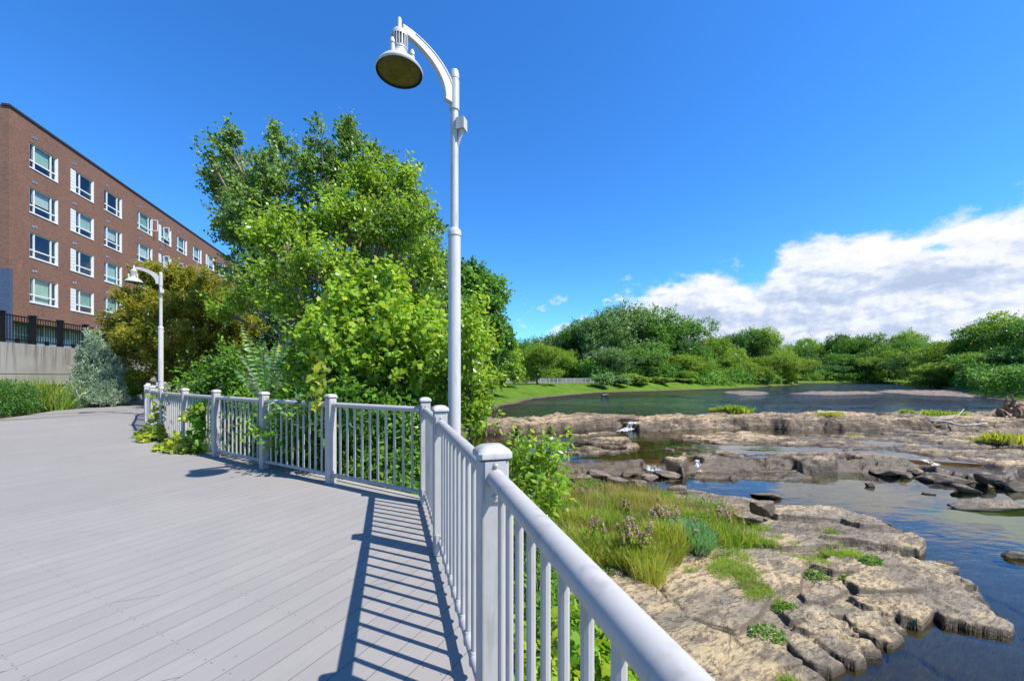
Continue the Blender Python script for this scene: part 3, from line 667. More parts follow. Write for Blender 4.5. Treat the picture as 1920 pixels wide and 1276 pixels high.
# gravel/soil strip by the wall
sheet('soil', [(-16.0, 12.3), (-16.9, 13.9), (-18.0, 15.7), (-19.0, 17.4), (-20.0, 19.9), (-21.6, 23.2), (-22.5, 26), (-24.5, 29), (-17.5, 5.5), (-18.5, 4), (-16.3, 9)][:7] + [(-23.2, 26.0), (-16.3, 3.0)], 2.63, M['soil'])

# ================================================================ RAILINGS
POSTS = [(.345, -.15), (-.07, 1.40), (-.534, 2.957), (-.90, 4.13), (-2.238, 4.918), (-3.54, 5.69), (-4.88, 6.57), (-6.10, 7.43), (-7.30, 8.33), (-8.55, 9.47), (-9.74, 10.62),
         (-10.95, 12.0), (-12.15, 13.3), (-13.05, 14.7), (-13.95, 16.0)]
NB = [14, 10, 8, 10, 10, 10, 10, 10, 10, 10, 11, 11, 10, 10]
def rail_run(root, idx):
    segang = {}
    for a, b in zip(idx[:-1], idx[1:]):
        pa = np.array(POSTS[a]); pb = np.array(POSTS[b]); d_ = pb - pa; L = np.hypot(*d_); d_ /= L; rz = atan2(d_[1], d_[0]); segang[a] = rz
        lo3 = np.array([*pa, 0.]); 
        def at(s, z): return (pa[0] + d_[0] * s, pa[1] + d_[1] * s, z)
        e = .05
        mb = MB(); mb.tube([at(e, .968), at(L - e, .968)], .031, 16, flat=(1, .98)); mb.build('top_rail', M['rail'], root, 'auto')
        mb = MB(); mb.tube([at(e, .105), at(L - e, .105)], .022, 12); mb.build('bottom_rail', M['rail'], root, 'auto')
        n = NB[a]; near = a == 0
        for k in range(n):
            s = L - .05 - .09 - .103 * k if near else e + (L - 2 * e) * (k + 1) / (n + 1)
            r = .0118 if near else .0135
            mb = MB(); mb.tube([at(s, .09), at(s, .958)], r, 10); mb.add(*_sock(at(s, .105), .023, rz)) if a <= 2 else None
            mb.build('baluster', M['rail'], root, 'auto')
        # brackets on both posts
        for s, sg in ((.052, 1), (L - .052, -1)):
            for z in (.968, .105):
                up_ = z > .5
                mb = MB(); mb.box(at(s, z + (-.012 if up_ else .01)), (.010, .072, .135 if up_ else .09), rz)
                for zb in ((z + .043, z - .06) if up_ else (z + .04,)): mb.lathe([(.008, 0), (.008, .006), (.004, .009), (0, .0095)], (0, 0, 0), 10); v_ = mb.v[-1].copy(); mb.v[-1] = np.stack([at(s, 0)[0] + d_[0] * sg * (v_[:, 2] + .004) - d_[1] * v_[:, 0], at(s, 0)[1] + d_[1] * sg * (v_[:, 2] + .004) + d_[0] * v_[:, 0], zb + v_[:, 1]], 1)
                mb.build('bracket', M['rail'], root, 'auto')
    for i in idx:
        if i in done: continue
        done.add(i); x, y = POSTS[i]; rz = segang.get(i, segang.get(i - 1, 0))
        h = 1.075 if i == 1 else 1.10
        mb = MB(); w_ = .098; mb.box((x, y, (h - .05) / 2 + 0), (w_, w_, h - .05), rz)
        sh = mb.build('post', M['rail'], root)
        bev = sh.modifiers.new('bevel', 'BEVEL'); bev.width = .008; bev.segments = 3
        c = MB(); V = []; prof = [(.057, -.045), (.060, -.042), (.060, -.026), (.056, -.020), (.050, -.013), (.036, -.004), (.018, .0), (.0, .001)]
        seg = 28; a = np.linspace(0, 2 * pi, seg, endpoint=False); 
        sq = 1 / np.maximum(np.abs(np.cos(a)), np.abs(np.sin(a)))
        for r, z in prof:
            rnd = np.minimum(sq, 1.30); rr = r * (rnd if r > .04 else rnd * (r / .04) + (1 - r / .04))
            V.append(np.stack([x + rr * np.cos(a + rz), y + rr * np.sin(a + rz), np.full(seg, h + z)], 1))
        Fc = [(k * seg + j, k * seg + (j + 1) % seg, (k + 1) * seg + (j + 1) % seg, (k + 1) * seg + j) for k in range(len(prof) - 1) for j in range(seg)]
        c.add(np.concatenate(V), Fc); c.build('cap', M['rail'], sh, 'auto')
def _sock(c, r, rz):
    mb = MB(); mb.lathe([(r * .95, -.03), (r, -.012), (r, .012), (r * .75, .03)], c, 10); return mb.v[0], mb.f
done = set()
r1 = empty('railing', (0, 0, DECK), label='straight pale grey railing running along right edge of the deck beside the river', cat='railing', group='deck railings')
rail_run(r1, [0, 1, 2, 3])
r2 = empty('railing', (0, 0, DECK), label='long curved grey railing in front of leafy bushes along the deck', cat='railing', group='deck railings')
rail_run(r2, [3, 4, 5, 6, 7, 8, 9, 10])
r3 = empty('railing', (0, 0, DECK), label='far end of grey deck railing bending away below the second lamp', cat='railing', group='deck railings')
rail_run(r3, [10, 11, 12, 13, 14])

# ================================================================ STREET LAMPS
def lamp(loc, aim, k=1.0, label='', far=False):
    """pole at the origin, arm reaching along local +x by .70"""
    root = empty('street_lamp', loc, aim, label, 'street lamp', 'curved arm lamps along the deck')
    z0 = -1.2
    mb = MB(); mb.lathe([(.078, z0), (.074, 0), (.071, 2.96), (.066, 3.0), (.047, 3.02), (.045, 4.45)], seg=28); po = mb.build('pole', M['lamp'], root, 'auto')
    mb = MB(); mb.lathe([(.0775, 2.93), (.0775, 2.985), (.07, 3.0)], seg=28, cap=(False, False)); mb.build('collar', M['lamp'], po, 'auto')
    mb = MB(); mb.lathe([(.056, 4.38), (.056, 4.72), (.050, 4.725), (.050, 4.735), (.054, 4.74), (.054, 4.80), (.045, 4.835), (.02, 4.85)], seg=28); mb.build('sleeve', M['lamp'], root, 'auto')
    # arm: quarter-ellipse box section, deeper at the pole
    n = 22; V = []; Fc = []
    for i in range(n):
        t = i / (n - 1); th = t * pi / 2 * 1.0
        x = .70 * (1 - cos(th)) ; 
        x = .045 + .60 * (sin(th - pi / 2) + 1) if False else .05 + .62 * (1 - cos(th)) ** 1.0
        z = 4.44 + .47 * sin(th) ** .92
        dx_ = sin(th) * .62; dz_ = .47 * cos(th); L = hypot(dx_, dz_) + 1e-6; nx_, nz_ = -dz_ / L, dx_ / L
        hh = .085 * (1 - t) + .042 * t; ww = .026
        for sx, sy in ((-1, -1), (1, -1), (1, 1), (-1, 1)): V.append((x + nx_ * hh * sx, ww * sy, z + nz_ * hh * sx))
        if i: b = (i - 1) * 4; Fc += [(b + j, b + (j + 1) % 4, b + 4 + (j + 1) % 4, b + 4 + j) for j in range(4)]
    Fc += [(3, 2, 1, 0), tuple((n - 1) * 4 + j for j in range(4))]
    mb = MB(); mb.add(V, Fc); arm = mb.build('arm', M['lamp'], root)
    bv = arm.modifiers.new('bevel', 'BEVEL'); bv.width = .008; bv.segments = 2
    g = MB()                                          # thin ribs along both arm sides
    for sy in (-1, 1):
        pts = []
        for i in range(2, n - 3):
            a_ = np.array(V[i * 4:(i + 1) * 4]); pts.append(a_.mean(0) * [1, 0, 1] + (a_[0] - a_[1]) * -.30 * [1, 0, 1] + np.array([0, sy * .027, 0]))
        g.tube(pts, .006, 6)
    g.build('arm_rib', M['lamp'], arm)
    hx = .70
    mb = MB(); mb.lathe([(.232, 4.435), (.236, 4.440), (.238, 4.455), (.226, 4.475), (.190, 4.520), (.150, 4.550), (.115, 4.575), (.088, 4.60), (.080, 4.63)], (hx, 0, 0), 48, (False, False)); sh = mb.build('lamp_shade', M['lamp'], root, 'auto')
    mb = MB(); mb.lathe([(.079, 4.60), (.078, 4.66), (.083, 4.665), (.083, 4.685)], (hx, 0, 0), 32, (True, False)); mb.lathe([(.083, 4.80), (.080, 4.83), (.060, 4.865), (.030, 4.885), (.022, 4.90), (.022, 4.985), (.014, 5.005), (.0, 5.01)], (hx, 0, 0), 32, (False, True))
    mb.lathe([(.058, 4.66), (.058, 4.81)], (hx, 0, 0), 24, (False, False)); mb.build('lamp_body', M['lamp'], root, 'auto')
    fins = MB()
    for j in range(18):
        a_ = j / 18 * 2 * pi; fins.box((hx + .072 * cos(a_), .072 * sin(a_), 4.742), (.028, .009, .125), a_)
    fins.build('cooling_fins', M['lamp'], root)
    for j in range(3):
        a_ = j / 3 * 2 * pi + .5; mb = MB(); cx, cy = hx + .128 * cos(a_), .128 * sin(a_)
        mb.lathe([(.026, 4.54), (.026, 4.625), (.020, 4.63), (.020, 4.64), (.027, 4.645), (.024, 4.675), (.012, 4.70)], (cx, cy, 0), 14); mb.build('clamp', M['lamp'], sh, 'auto')
    mb = MB(); mb.lathe([(.229, 4.437), (.222, 4.452), (.215, 4.452)], (hx, 0, 0), 48, (False, False)); mb.build('gasket', M['black'], sh)
    mb = MB(); mb.lathe([(.214, 4.453), (.16, 4.432), (.08, 4.418), (.0, 4.413)], (hx, 0, 0), 40, (False, False)); mb.build('lens', M['glasslens'], sh, True)
    mb = MB(); mb.lathe([(.205, 4.462), (.185, 4.50), (.12, 4.55), (.0, 4.57)], (hx, 0, 0), 32, (False, False)); mb.build('reflector', M['lens'], sh, True)
    mb = MB(); mb.box((hx, 0, 4.49), (.20, .16, .02), .4); mb.build('led_plate', M['ledp'], sh)
    mb = MB(); mb.box((-.042, .078, 4.20), (.10, .10, .13), 2.08); mb.tube([(-.045, .085, 4.14), (-.03, .06, 4.06), (-.015, .03, 3.94)], [.034, .022, .008], 8)
    mb.build('sensor_box', M['lamp'], root)
    return root
M['ledp'] = simple('led_plate', (.20, .16, .02), .5, .4, .3, 20)
def glens():
    m, t = mat('lens_glass'); P = t.n('ShaderNodeTexCoord').outputs['Object']; n = t.noise(P, 9, 4, .6)
    b = pbsdf(t, t.mix(t.mr(n, .35, .65), (.17, .145, .045), (.11, .10, .03)), .42, .35)
    x = t.n('ShaderNodeMixShader', i={0: .55, 1: t.n('ShaderNodeBsdfTransparent', i={0: (.8, .75, .4)}).outputs[0], 2: b}); t.out(x.outputs[0]); return m
M['glasslens'] = glens()
lamp((-.665, 4.60, DECK), atan2(-.5, -.5), label='tall pale grey lamp with bell shade beside the near railing')
l2o = lamp((-11.9, 13.5, DECK), atan2(-.30, -.66), label='distant grey lamp in front of the brownish green tree')
l3o = lamp((19.5, 94, 1.6), atan2(-.2, -.8), label='tiny far away lamp at the right end of the white footbridge'); l3o.scale = (1.1, 1.1, 1.0)

# ================================================================ APARTMENT BUILDING
def brick():
    m, t = mat('red_brick'); P = t.n('ShaderNodeTexCoord').outputs['Object']; x, y, z = t.sep(P)[0:3]
    q = t.comb(t.m('ADD', x, y), z, 0)
    b = t.n('ShaderNodeTexBrick', i={'Vector': q, 'Color1': (.19, .080, .052), 'Color2': (.115, .060, .042), 'Mortar': (.19, .15, .125), 'Scale': 1.0, 'Mortar Size': .008, 'Brick Width': .21, 'Row Height': .075, 'Bias': -.1})
    n = t.noise(q, .5, 5, .6); n2 = t.noise(t.comb(t.m('MULTIPLY', t.m('ADD', x, y), 3.4), t.m('MULTIPLY', z, 11), 0), 1, 4, .8)
    c = t.mix(t.mr(n2, .42, .62, 0, .6), b.outputs[0], (.085, .045, .034)); c = t.mix(t.mr(n, .35, .7, 0, .3), c, (.21, .115, .078))
    t.out(pbsdf(t, c, .85, .2, 0, t.bump(b.outputs[1], -.3, .01))); return m
M['brick'] = brick()
M['white'] = simple('white_frames', (.55, .56, .57), .45, .4, .05)
M['coping'] = simple('dark_coping', (.035, .025, .025), .5, .4)
M['blind'] = simple('pale_blinds', (.42, .56, .48), .8, .1, .15, .7)
M['blind_w'] = simple('cream_blinds', (.62, .64, .58), .8, .1, .1, .7); M['blind_d'] = simple('green_blinds', (.25, .42, .34), .8, .1, .2, .7)
M['room'] = simple('dark_room', (.03, .035, .035), .9, .1, .4, 1)
M['slate'] = simple('slate_blue_panel', (.05, .07, .12), .6, .3)
M['shopgreen'] = simple('green_glazing_panels', (.16, .24, .19), .3, .5, .3, .4)
def glass():
    m, t = mat('window_glass'); g_ = t.n('ShaderNodeNewGeometry'); fr = t.m('POWER', t.m('SUBTRACT', 1.0, t.m('ABSOLUTE', t.vm('DOT_PRODUCT', g_.outputs['Normal'], g_.outputs['Incoming']))), 5.0)
    x = t.n('ShaderNodeMixShader', i={0: t.m('MULTIPLY_ADD', fr, .9, .14, clamp=True), 1: t.n('ShaderNodeBsdfTransparent', i={0: (.74, .82, .80)}).outputs[0], 2: t.n('ShaderNodeBsdfGlossy', i={0: (.55, .60, .66), 1: .02}).outputs[0]}); t.out(x.outputs[0]); return m
M['glass'] = glass()
B = empty('apartment_building', (-31.81, 25.2, 5.3), atan2(.9627, -.2705), 'long red brick apartment block with rows of white framed windows', 'building')
S = [1.45, 4.88, 8.42, 12.78, 16.2, 19.63, 23.15, 26.5, 30.0, 33.45, 36.9, 41.2, 44.6, 48.0, 51.5, 55.0]
Ws = [2.24, 2.30, 2.13, 2.28, 2.25, 2.2] ; Ws = [2.24, 2.30, 2.13, 2.28, 2.28, 2.13, 2.13, 2.28, 2.13, 2.2, 2.28, 2.13, 2.2, 2.28, 2.13, 2.2]
ROWT = [19.69, 16.69, 13.69, 10.69]; WH = 1.68; LEN = 59.0; TOP = 21.1 - 5.3; BOT = 7.59 - 5.3
rows = sorted([(t_ - WH - 5.3, t_ - 5.3) for t_ in ROWT])
xs = [0.0]; 
for s, w_ in zip(S, Ws): xs += [s, s + w_]
xs.append(LEN); zs = [BOT]
for a, b in rows: zs += [a, b]
zs.append(TOP)
mb = MB(); DP = .14
for i in range(len(xs) - 1):
    for j in range(len(zs) - 1):
        x0, x1, z0, z1 = xs[i], xs[i + 1], zs[j], zs[j + 1]
        if i % 2 == 1 and j % 2 == 1:
            mb.add([(x0, 0, z0), (x1, 0, z0), (x1, 0, z1), (x0, 0, z1), (x0, DP, z0), (x1, DP, z0), (x1, DP, z1), (x0, DP, z1)], [(0, 1, 5, 4), (1, 2, 6, 5), (2, 3, 7, 6), (3, 0, 4, 7)])
        else: mb.add([(x0, 0, z0), (x1, 0, z0), (x1, 0, z1), (x0, 0, z1)], [(0, 1, 2, 3)])
DEEP = 16.0
mb.add([(0, 0, BOT), (0, DEEP, BOT), (0, DEEP, TOP), (0, 0, TOP)], [(0, 3, 2, 1)]); mb.add([(LEN, 0, 0), (LEN, DEEP, 0), (LEN, DEEP, TOP), (LEN, 0, TOP)], [(0, 1, 2, 3)])
mb.add([(0, DEEP, 0), (LEN, DEEP, 0), (LEN, DEEP, TOP), (0, DEEP, TOP)], [(0, 3, 2, 1)]); mb.add([(0, 0, BOT), (LEN, 0, BOT), (LEN, .9, BOT), (0, .9, BOT)], [(0, 3, 2, 1)])
mb.build('wall', M['brick'], B)
mb = MB(); mb.add([(.05, .05, TOP - .3), (LEN - .05, .05, TOP - .3), (LEN - .05, DEEP, TOP - .3), (.05, DEEP, TOP - .3)], [(0, 1, 2, 3)]); mb.build('roof', M['coping'], B)
mb = MB(); mb.box((LEN / 2, .12, TOP + .06), (LEN + .16, .40, .13)); mb.box((.12, DEEP / 2 + .4, TOP + .06), (.40, DEEP - .2, .12)); mb.build('coping', M['coping'], B)
# glazed ground floor set back
mb = MB(); mb.box((LEN / 2, .95, BOT / 2), (LEN, .06, BOT)); mb.build('ground_floor_glazing', M['shopgreen'], B)
mb = MB()
x = .4
while x < 40: mb.box((x, .88, BOT / 2), (.07, .06, BOT)); x += 1.15
mb.box((20, .88, .12), (40, .08, .1)); mb.box((20, .88, 1.55), (40, .08, .06)); mb.build('mullions', M['white'], B)
mb = MB(); mb.box((4.4, .78, .75), (3.6, .06, 1.5)); mb.box((12.5, .78, .6), (2.4, .06, 1.2)); mb.build('white_panel', M['white'], B)
mb = MB(); mb.box((-.12, .3, 2.2), (.2, 1.0, 6.6)); mb.build('corner_panel', M['slate'], B)
# vents
mb = MB()
rng = R(4)
for s, w_ in zip(S[:6], Ws):
    for a, b in rows: mb.box((s + .25, -.012, b + .42), (.14, .03, .14)); mb.box((s + .48, -.012, b + .46), (.14, .03, .14))
mb.build('wall_vents', M['steel'], B)
def window(w_, louvre, seed):
    rng = R(seed); fr = MB(); t_ = .075; y = .085; h = WH
    x0 = .52 if louvre else 0.0
    fr.box(((x0 + w_) / 2, y, t_ / 2), (w_ - x0, .07, t_)); fr.box(((x0 + w_) / 2, y, h - t_ / 2), (w_ - x0, .07, t_))
    cols_ = [x0, x0 + .42, w_ - .47, w_] if not louvre else [x0, x0 + .45, w_]
    for q in cols_: fr.box((min(max(q, x0 + t_ / 2), w_ - t_ / 2), y + .001, h / 2), (t_ * (1.1 if q in (cols_[0], cols_[-1]) else 1.0), .074, h - 2 * t_ - .004))
    fr.box(((x0 + w_) / 2, y + .003, .52), (w_ - x0 - 2 * t_, .06, .085))
    fr.box((w_ / 2, .02, -.03), (w_ + .06, .12, .05)); fr.box((w_ - .02, .03, h / 2), (.05, .14, h))
    if louvre:
        for k in range(7): fr.box((.26, .05, .12 + k * .24), (.50, .06, .215))
    o = fr.build('window', M['white'], B)
    pn = MB(); pn.add([(x0, y + .012, .02), (w_, y + .012, .02), (w_, y + .012, h - .02), (x0, y + .012, h - .02)], [(0, 1, 2, 3)]); pn.build('pane', M['glass'], o)
    rm = MB(); rm.add([(x0, .7, -.1), (w_, .7, -.1), (w_, .7, h + .1), (x0, .7, h + .1), (x0, y + .03, -.1), (w_, y + .03, -.1), (w_, y + .03, h + .1), (x0, y + .03, h + .1)], [(0, 1, 2, 3), (0, 4, 5, 1), (3, 2, 6, 7), (0, 3, 7, 4), (1, 5, 6, 2)]); rm.build('interior', M['room'], o)
    bl = rng.choice([.35, .55, .62, .66, .95, .0], p=[.15, .15, .22, .18, .15, .15]); bm_ = ['blind', 'blind_w', 'blind_d'][rng.integers(0, 3)]
    if bl > 0:
        b_ = MB(); xa, xb = (x0 + .42, w_ - .47) if not louvre else (x0 + .45, w_ - .05); b_.box(((xa + xb) / 2, y + .12, h - h * bl / 2), (xb - xa, .01, h * bl)); b_.build('blind', M[bm_], o)
    return o
for i, (s, w_) in enumerate(zip(S, Ws)):
    for j, (a, b) in enumerate(rows):
        if i > 9 and j < 2: continue
        o = window(w_, i % 3 == 1, 100 + i * 7 + j); o.location = (s, 0, a)
for s, j, sgn in ((S[3] + Ws[3] - .05, 3, 1), (S[4] + .85, 3, -1), (S[4] + .85, 2, -1), (S[5] + .2, 2, -1)):
    z = rows[j][0]; mb = MB(); 
    for c_, q in (((.0, -.25, .55), (.05, .06, 1.1)), ((.0, -.70, .55), (.05, .06, 1.1)), ((0, -.475, .03), (.05, .5, .06)), ((0, -.475, 1.08), (.05, .5, .06))): mb.box((s + c_[0], c_[1] + .2, z + .5 + c_[2]), q)
    mb.build('open_casement', M['white'], B)

# ================================================================ RETAINING WALL, FENCE
def conc():
    m, t = mat('stained_concrete'); P = t.n('ShaderNodeTexCoord').outputs['Object']; x, y, z = t.sep(P)[0:3]
    n = t.noise(P, .8, 5, .6); s1 = t.noise(t.comb(t.m('MULTIPLY', x, 4.5), 0, t.m('MULTIPLY', z, .35)), 1, 5, .65); f = t.noise(P, 30, 3, .7)
    c = t.mix(t.mr(n, .3, .7), (.235, .228, .208), (.29, .282, .262))
    top = t.mr(z, 1.3, 2.75, 0, 1)
    c = t.mix(t.m('MULTIPLY', t.mr(s1, .45, .66), t.m('ADD', t.m('MULTIPLY', top, .7), .08)), c, (.075, .07, .055))
    c = t.mix(t.mr(f, .55, .75, 0, .3), c, (.15, .14, .12))
    t.out(pbsdf(t, c, .85, .2, 0, t.bump(f, .3, .01))); return m
M['conc'] = conc()
W = empty('retaining_wall', (-20.4 - .281 * (6 - 15.9), 6, 2.6), atan2(.9627, -.2705), 'long stained concrete retaining wall below the black fence', 'wall')
def wl(Z): return (Z - 6) * 1.0387
mb = MB(); L = 60.0; H = 2.80; o0, o1 = wl(17.4), wl(19.9); zt = 1.05
for x0, x1 in ((0, o0), (o1, L)):
    mb.box(((x0 + x1) / 2, .25, zt / 2), (x1 - x0, .5, zt))
mb.box((L / 2, .25, zt + (1.50 - zt) / 2), (L, .5, 1.50 - zt)); mb.box((L / 2, .262, 1.515), (L, .476, .03)); mb.box((L / 2, .25, 1.53 + (H - 1.53) / 2), (L, .5, H - 1.53))
mb.build('wall_body', M['conc'], W)
mb = MB(); mb.box(((o0 + o1) / 2, .55, .52), (o1 - o0 + .2, .1, 1.05)); mb.build('opening_back', M['dark'], W)
mb = MB(); k = o0 + .1
while k < o1: mb.tube([(k, .1, 0), (k, .1, .95)], .018, 6); k += .13
mb.box(((o0 + o1) / 2, .04, .62), (o1 - o0, .05, .05)); mb.build('grille', M['steel'], W)
FN = empty('fence', (W.location.x, W.location.y, 5.4), W.rotation_euler.z, 'black metal picket fence standing on top of the concrete wall', 'fence')
fpos = [wl(z_) for z_ in (13.6, 16.16, 17.55, 18.97, 20.5, 22.0, 23.6, 25.3, 27.1, 29.0, 31.0)]
for k, s in enumerate(fpos):
    mb = MB(); mb.box((s, .2, .62), (.17, .17, 1.24)); p_ = mb.build('post', M['black'], FN)
    mb = MB(); mb.box((s, .2, 1.26), (.21, .21, .04)); mb.build('cap', M['black'], p_)
    if k < len(fpos) - 1:
        e = fpos[k + 1]
        mb = MB(); mb.box(((s + e) / 2, .2, 1.16), (e - s - .17, .05, .05)); mb.build('top_rail', M['black'], FN)
        mb = MB(); mb.box(((s + e) / 2, .2, .14), (e - s - .17, .05, .05)); mb.build('bottom_rail', M['black'], FN)
        n = int((e - s) / .125); 
        for q in range(1, n):
            if s < wl(26): mb = MB(); mb.box((s + (e - s) * q / n, .2, .65), (.022, .022, .98)); mb.build('picket', M['black'], FN)
        mb = MB(); mb.box(((s + e) / 2, .2, .1), (.1, .1, .22)); mb.build('foot', M['black'], FN)

# ================================================================ FOOTBRIDGE
FB = empty('footbridge', (-10.5, 80.0, 2.35), atan2(8.0, 29.5), 'low white footbridge with picket rails over the inlet by the lawn', 'footbridge')
L = 30.5
mb = MB(); mb.box((L / 2, 1.0, .1), (L, 2.4, .22)); mb.build('bridge_deck', M['deckrim'], FB)
mb = MB(); mb.box((L / 2, .0, -.12), (L, .2, .3)); mb.build('beam', M['bark_d'], FB)
for y in (0, 2.1):
    for z, h_ in ((1.28, .09), (.42, .06)): mb = MB(); mb.box((L / 2, y, z), (L, .07, h_)); mb.build('rail', M['rail'], FB)
    for k in range(17): mb = MB(); mb.box((k * L / 16, y, .72), (.13, .13, 1.2)); mb.build('post', M['rail'], FB)
    mb = MB()
    for k in range(150): mb.box(((k + .5) * L / 150, y, .84), (.05, .03, .85))
    mb.build('pickets', M['rail'], FB, kind='stuff')

# ================================================================ VEGETATION
def sph(rng, n): v = rng.normal(size=(n, 3)); return nrm(v)
def crown(rng, lobes, ncl, lpc, leaf, tpl, cr, up=.55, droop=.25, inner=.45, stretch=1.0, jit=.35):
    Lb = np.array(lobes, float); C = Lb[:, :3]; Rr = Lb[:, 3:]
    wgt = (Rr[:, 0] * Rr[:, 2]) ** .95; k = rng.choice(len(Lb), ncl, p=wgt / wgt.sum())
    dr = sph(rng, ncl); rad = inner + (1 - inner) * rng.random(ncl) ** .55
    rad *= 1 + rng.normal(0, .06, ncl)
    P = C[k] + Rr[k] * dr * rad[:, None]
    # drop what lies deep inside another lobe
    q = (P[:, None] - C[None]) / Rr[None]; dep = np.sqrt((q ** 2).sum(2)); dep[np.arange(ncl), k] = 9
    ok = dep.min(1) > .42; P, dr, k = P[ok], dr[ok], k[ok]
    ax = nrm(dr * np.array([1, 1, .8]) + np.array([0, 0, up * .7]) + rng.normal(0, .25, P.shape))
    n = len(P) * lpc; i = np.repeat(np.arange(len(P)), lpc)
    csz = cr * (.6 + .8 * rng.random(len(P)))
    t = rng.random(n) - .5
    Q = P[i] + ax[i] * (t * 2.2 * stretch * csz[i])[:, None] + rng.normal(0, jit, (n, 3)) * csz[i][:, None]
    N = nrm(np.array([0, 0, up]) + dr[i] * .45 + rng.normal(0, .45, (n, 3)))
    D = nrm(rng.normal(0, 1, (n, 3)) + ax[i] * .7 - np.array([0, 0, droop]))
    S = leaf * (.65 + .7 * rng.random(n))
    V, Fq = scatter(Q, D, N, S, tpl)
    return V, Fq, P
def limbs(mb, rng, base, tops, r0, hub=.35, sub=None, seg=7, subr=.25):
    base = np.array(base, float); tops = np.array(tops, float); cen = tops.mean(0); zt = tops[:, 2].max()
    H = cen * [1, 1, 0] * .5 + np.array([0, 0, base[2] + (zt - base[2]) * hub]) + base * [.5, .5, 0]
    main = np.array([base, base * .5 + H * .5 + rng.normal(0, .02 * zt, 3) * [1, 1, 0], H]); mb.tube(main, [r0, r0 * .82, r0 * .66], 10)
    for c in tops:
        mid = (H + c) / 2 + rng.normal(0, .06, 3) * np.linalg.norm(c - H) + np.array([0, 0, -.05 * np.linalg.norm(c - H)])
        t = np.linspace(0, 1, 6)[:, None]; pts = (1 - t) ** 2 * H + 2 * t * (1 - t) * mid + t * t * c
        r = r0 * .48; mb.tube(pts, np.linspace(r, r * .22, 6), seg)
    if sub is not None and len(sub):
        dd = np.linalg.norm(sub[:, None] - tops[None], axis=2).argmin(1)
        for p, j in zip(sub, dd):
            a = tops[j] * .75 + H * .25; mid = (a + p) / 2 + rng.normal(0, .05, 3) * np.linalg.norm(p - a)
            mb.tube(np.array([a, mid, p]), [r0 * subr * .55, r0 * subr * .35, r0 * subr * .1], 5, cap=False)
def plant(name, label, cat, loc, lobes, ncl, lpc, leaf, tpl, cr, m, seed, r0=.1, bark='bark', hub=.35, nsub=40, group=None, leafpart='crown', stempart='trunk', **kw):
    rng = R(seed); root = empty(name, loc, 0, label, cat, group)
    V, Fq, P = crown(rng, lobes, ncl, lpc, leaf, tpl, cr, **kw)
    fastmesh(leafpart, V, Fq, M[m], root)
    mb = MB(); tops = [l[:3] for l in lobes]
    limbs(mb, rng, (0, 0, -.3), tops, r0, hub, P[rng.choice(len(P), min(nsub, len(P)), replace=False)] if nsub else None)
    mb.build(stempart, M[bark], root, True)
    return root
def lobes_px(lst, Z, base, dep=1.0, dj=0.0, seed=0):
    """ellipsoids read off the photo, set at real depth Z (metres)"""
    rng = R(seed); o = []
    for l in lst:
        px, py, rx, rz = l[:4]; z = Z + (l[4] if len(l) > 4 else rng.uniform(-dj, dj)); c = V3(px, py, z); s = z / F
        o.append((c[0] - base[0], c[1] - base[1], c[2] - base[2], rx * s, max(rx * s * dep, .3), rz * s))
    return o
# --- big cottonwood and the box elder in front of it
b = V3(600, 0, 16.5); b[2] = 1.6
LB = lobes_px([(392, 290, 24, 16), (425, 268, 24, 42), (440, 330, 40, 45), (405, 345, 26, 22), (470, 385, 52, 60), (425, 405, 34, 20), (520, 262, 17, 38), (508, 325, 36, 46), (560, 300, 24, 34), (597, 262, 20, 40),
               (600, 330, 50, 55), (655, 250, 20, 44), (655, 310, 42, 50), (700, 300, 26, 34), (735, 330, 32, 40), (770, 375, 30, 38), (800, 420, 28, 50), (455, 445, 45, 40), (550, 420, 75, 70), (680, 400, 80, 80), (760, 460, 60, 70),
               (815, 500, 28, 70), (470, 510, 50, 44), (800, 590, 40, 60), (690, 520, 90, 70), (560, 530, 70, 60)], 16.5, b, 1.0, 1.4, 3)
plant('cottonwood_tree', 'tallest tree, dark silvery green cottonwood with upright spires behind the lighter tree', 'tree', tuple(b), [(l[0], l[1], l[2], l[3] * .9, l[4] * .9, l[5] * .92) for l in LB], 1250, 50, .145, T_LEAF, .21, 'lf_cotton', 11, .26, 'bark', .3, 160, up=.4, inner=.3, stretch=1.3, jit=.42)
b = V3(650, 0, 12.6); b[2] = 1.4
LB = lobes_px([(700, 345, 55, 50), (760, 330, 28, 34), (640, 400, 70, 50), (560, 420, 60, 36), (500, 440, 46, 32), (770, 420, 48, 50), (720, 430, 60, 55), (600, 490, 80, 44), (510, 505, 50, 38), (700, 520, 70, 44), (460, 560, 40, 24), (540, 570, 60, 30),
               (800, 500, 34, 50), (640, 570, 60, 30), (420, 585, 34, 20), (780, 580, 46, 40)], 12.6, b, 1.0, 1.1, 5)
plant('box_elder_tree', 'bright green spreading tree with visible grey trunk in front of the cottonwood', 'tree', tuple(b), [(l[0], l[1], l[2], l[3] * .82, l[4] * .9, l[5] * .80) for l in LB], 640, 42, .135, T_LEAF, .22, 'lf_elder', 12, .15, 'bark', .32, 220, up=.75, droop=.45, inner=.15, stretch=1.5, jit=.45)
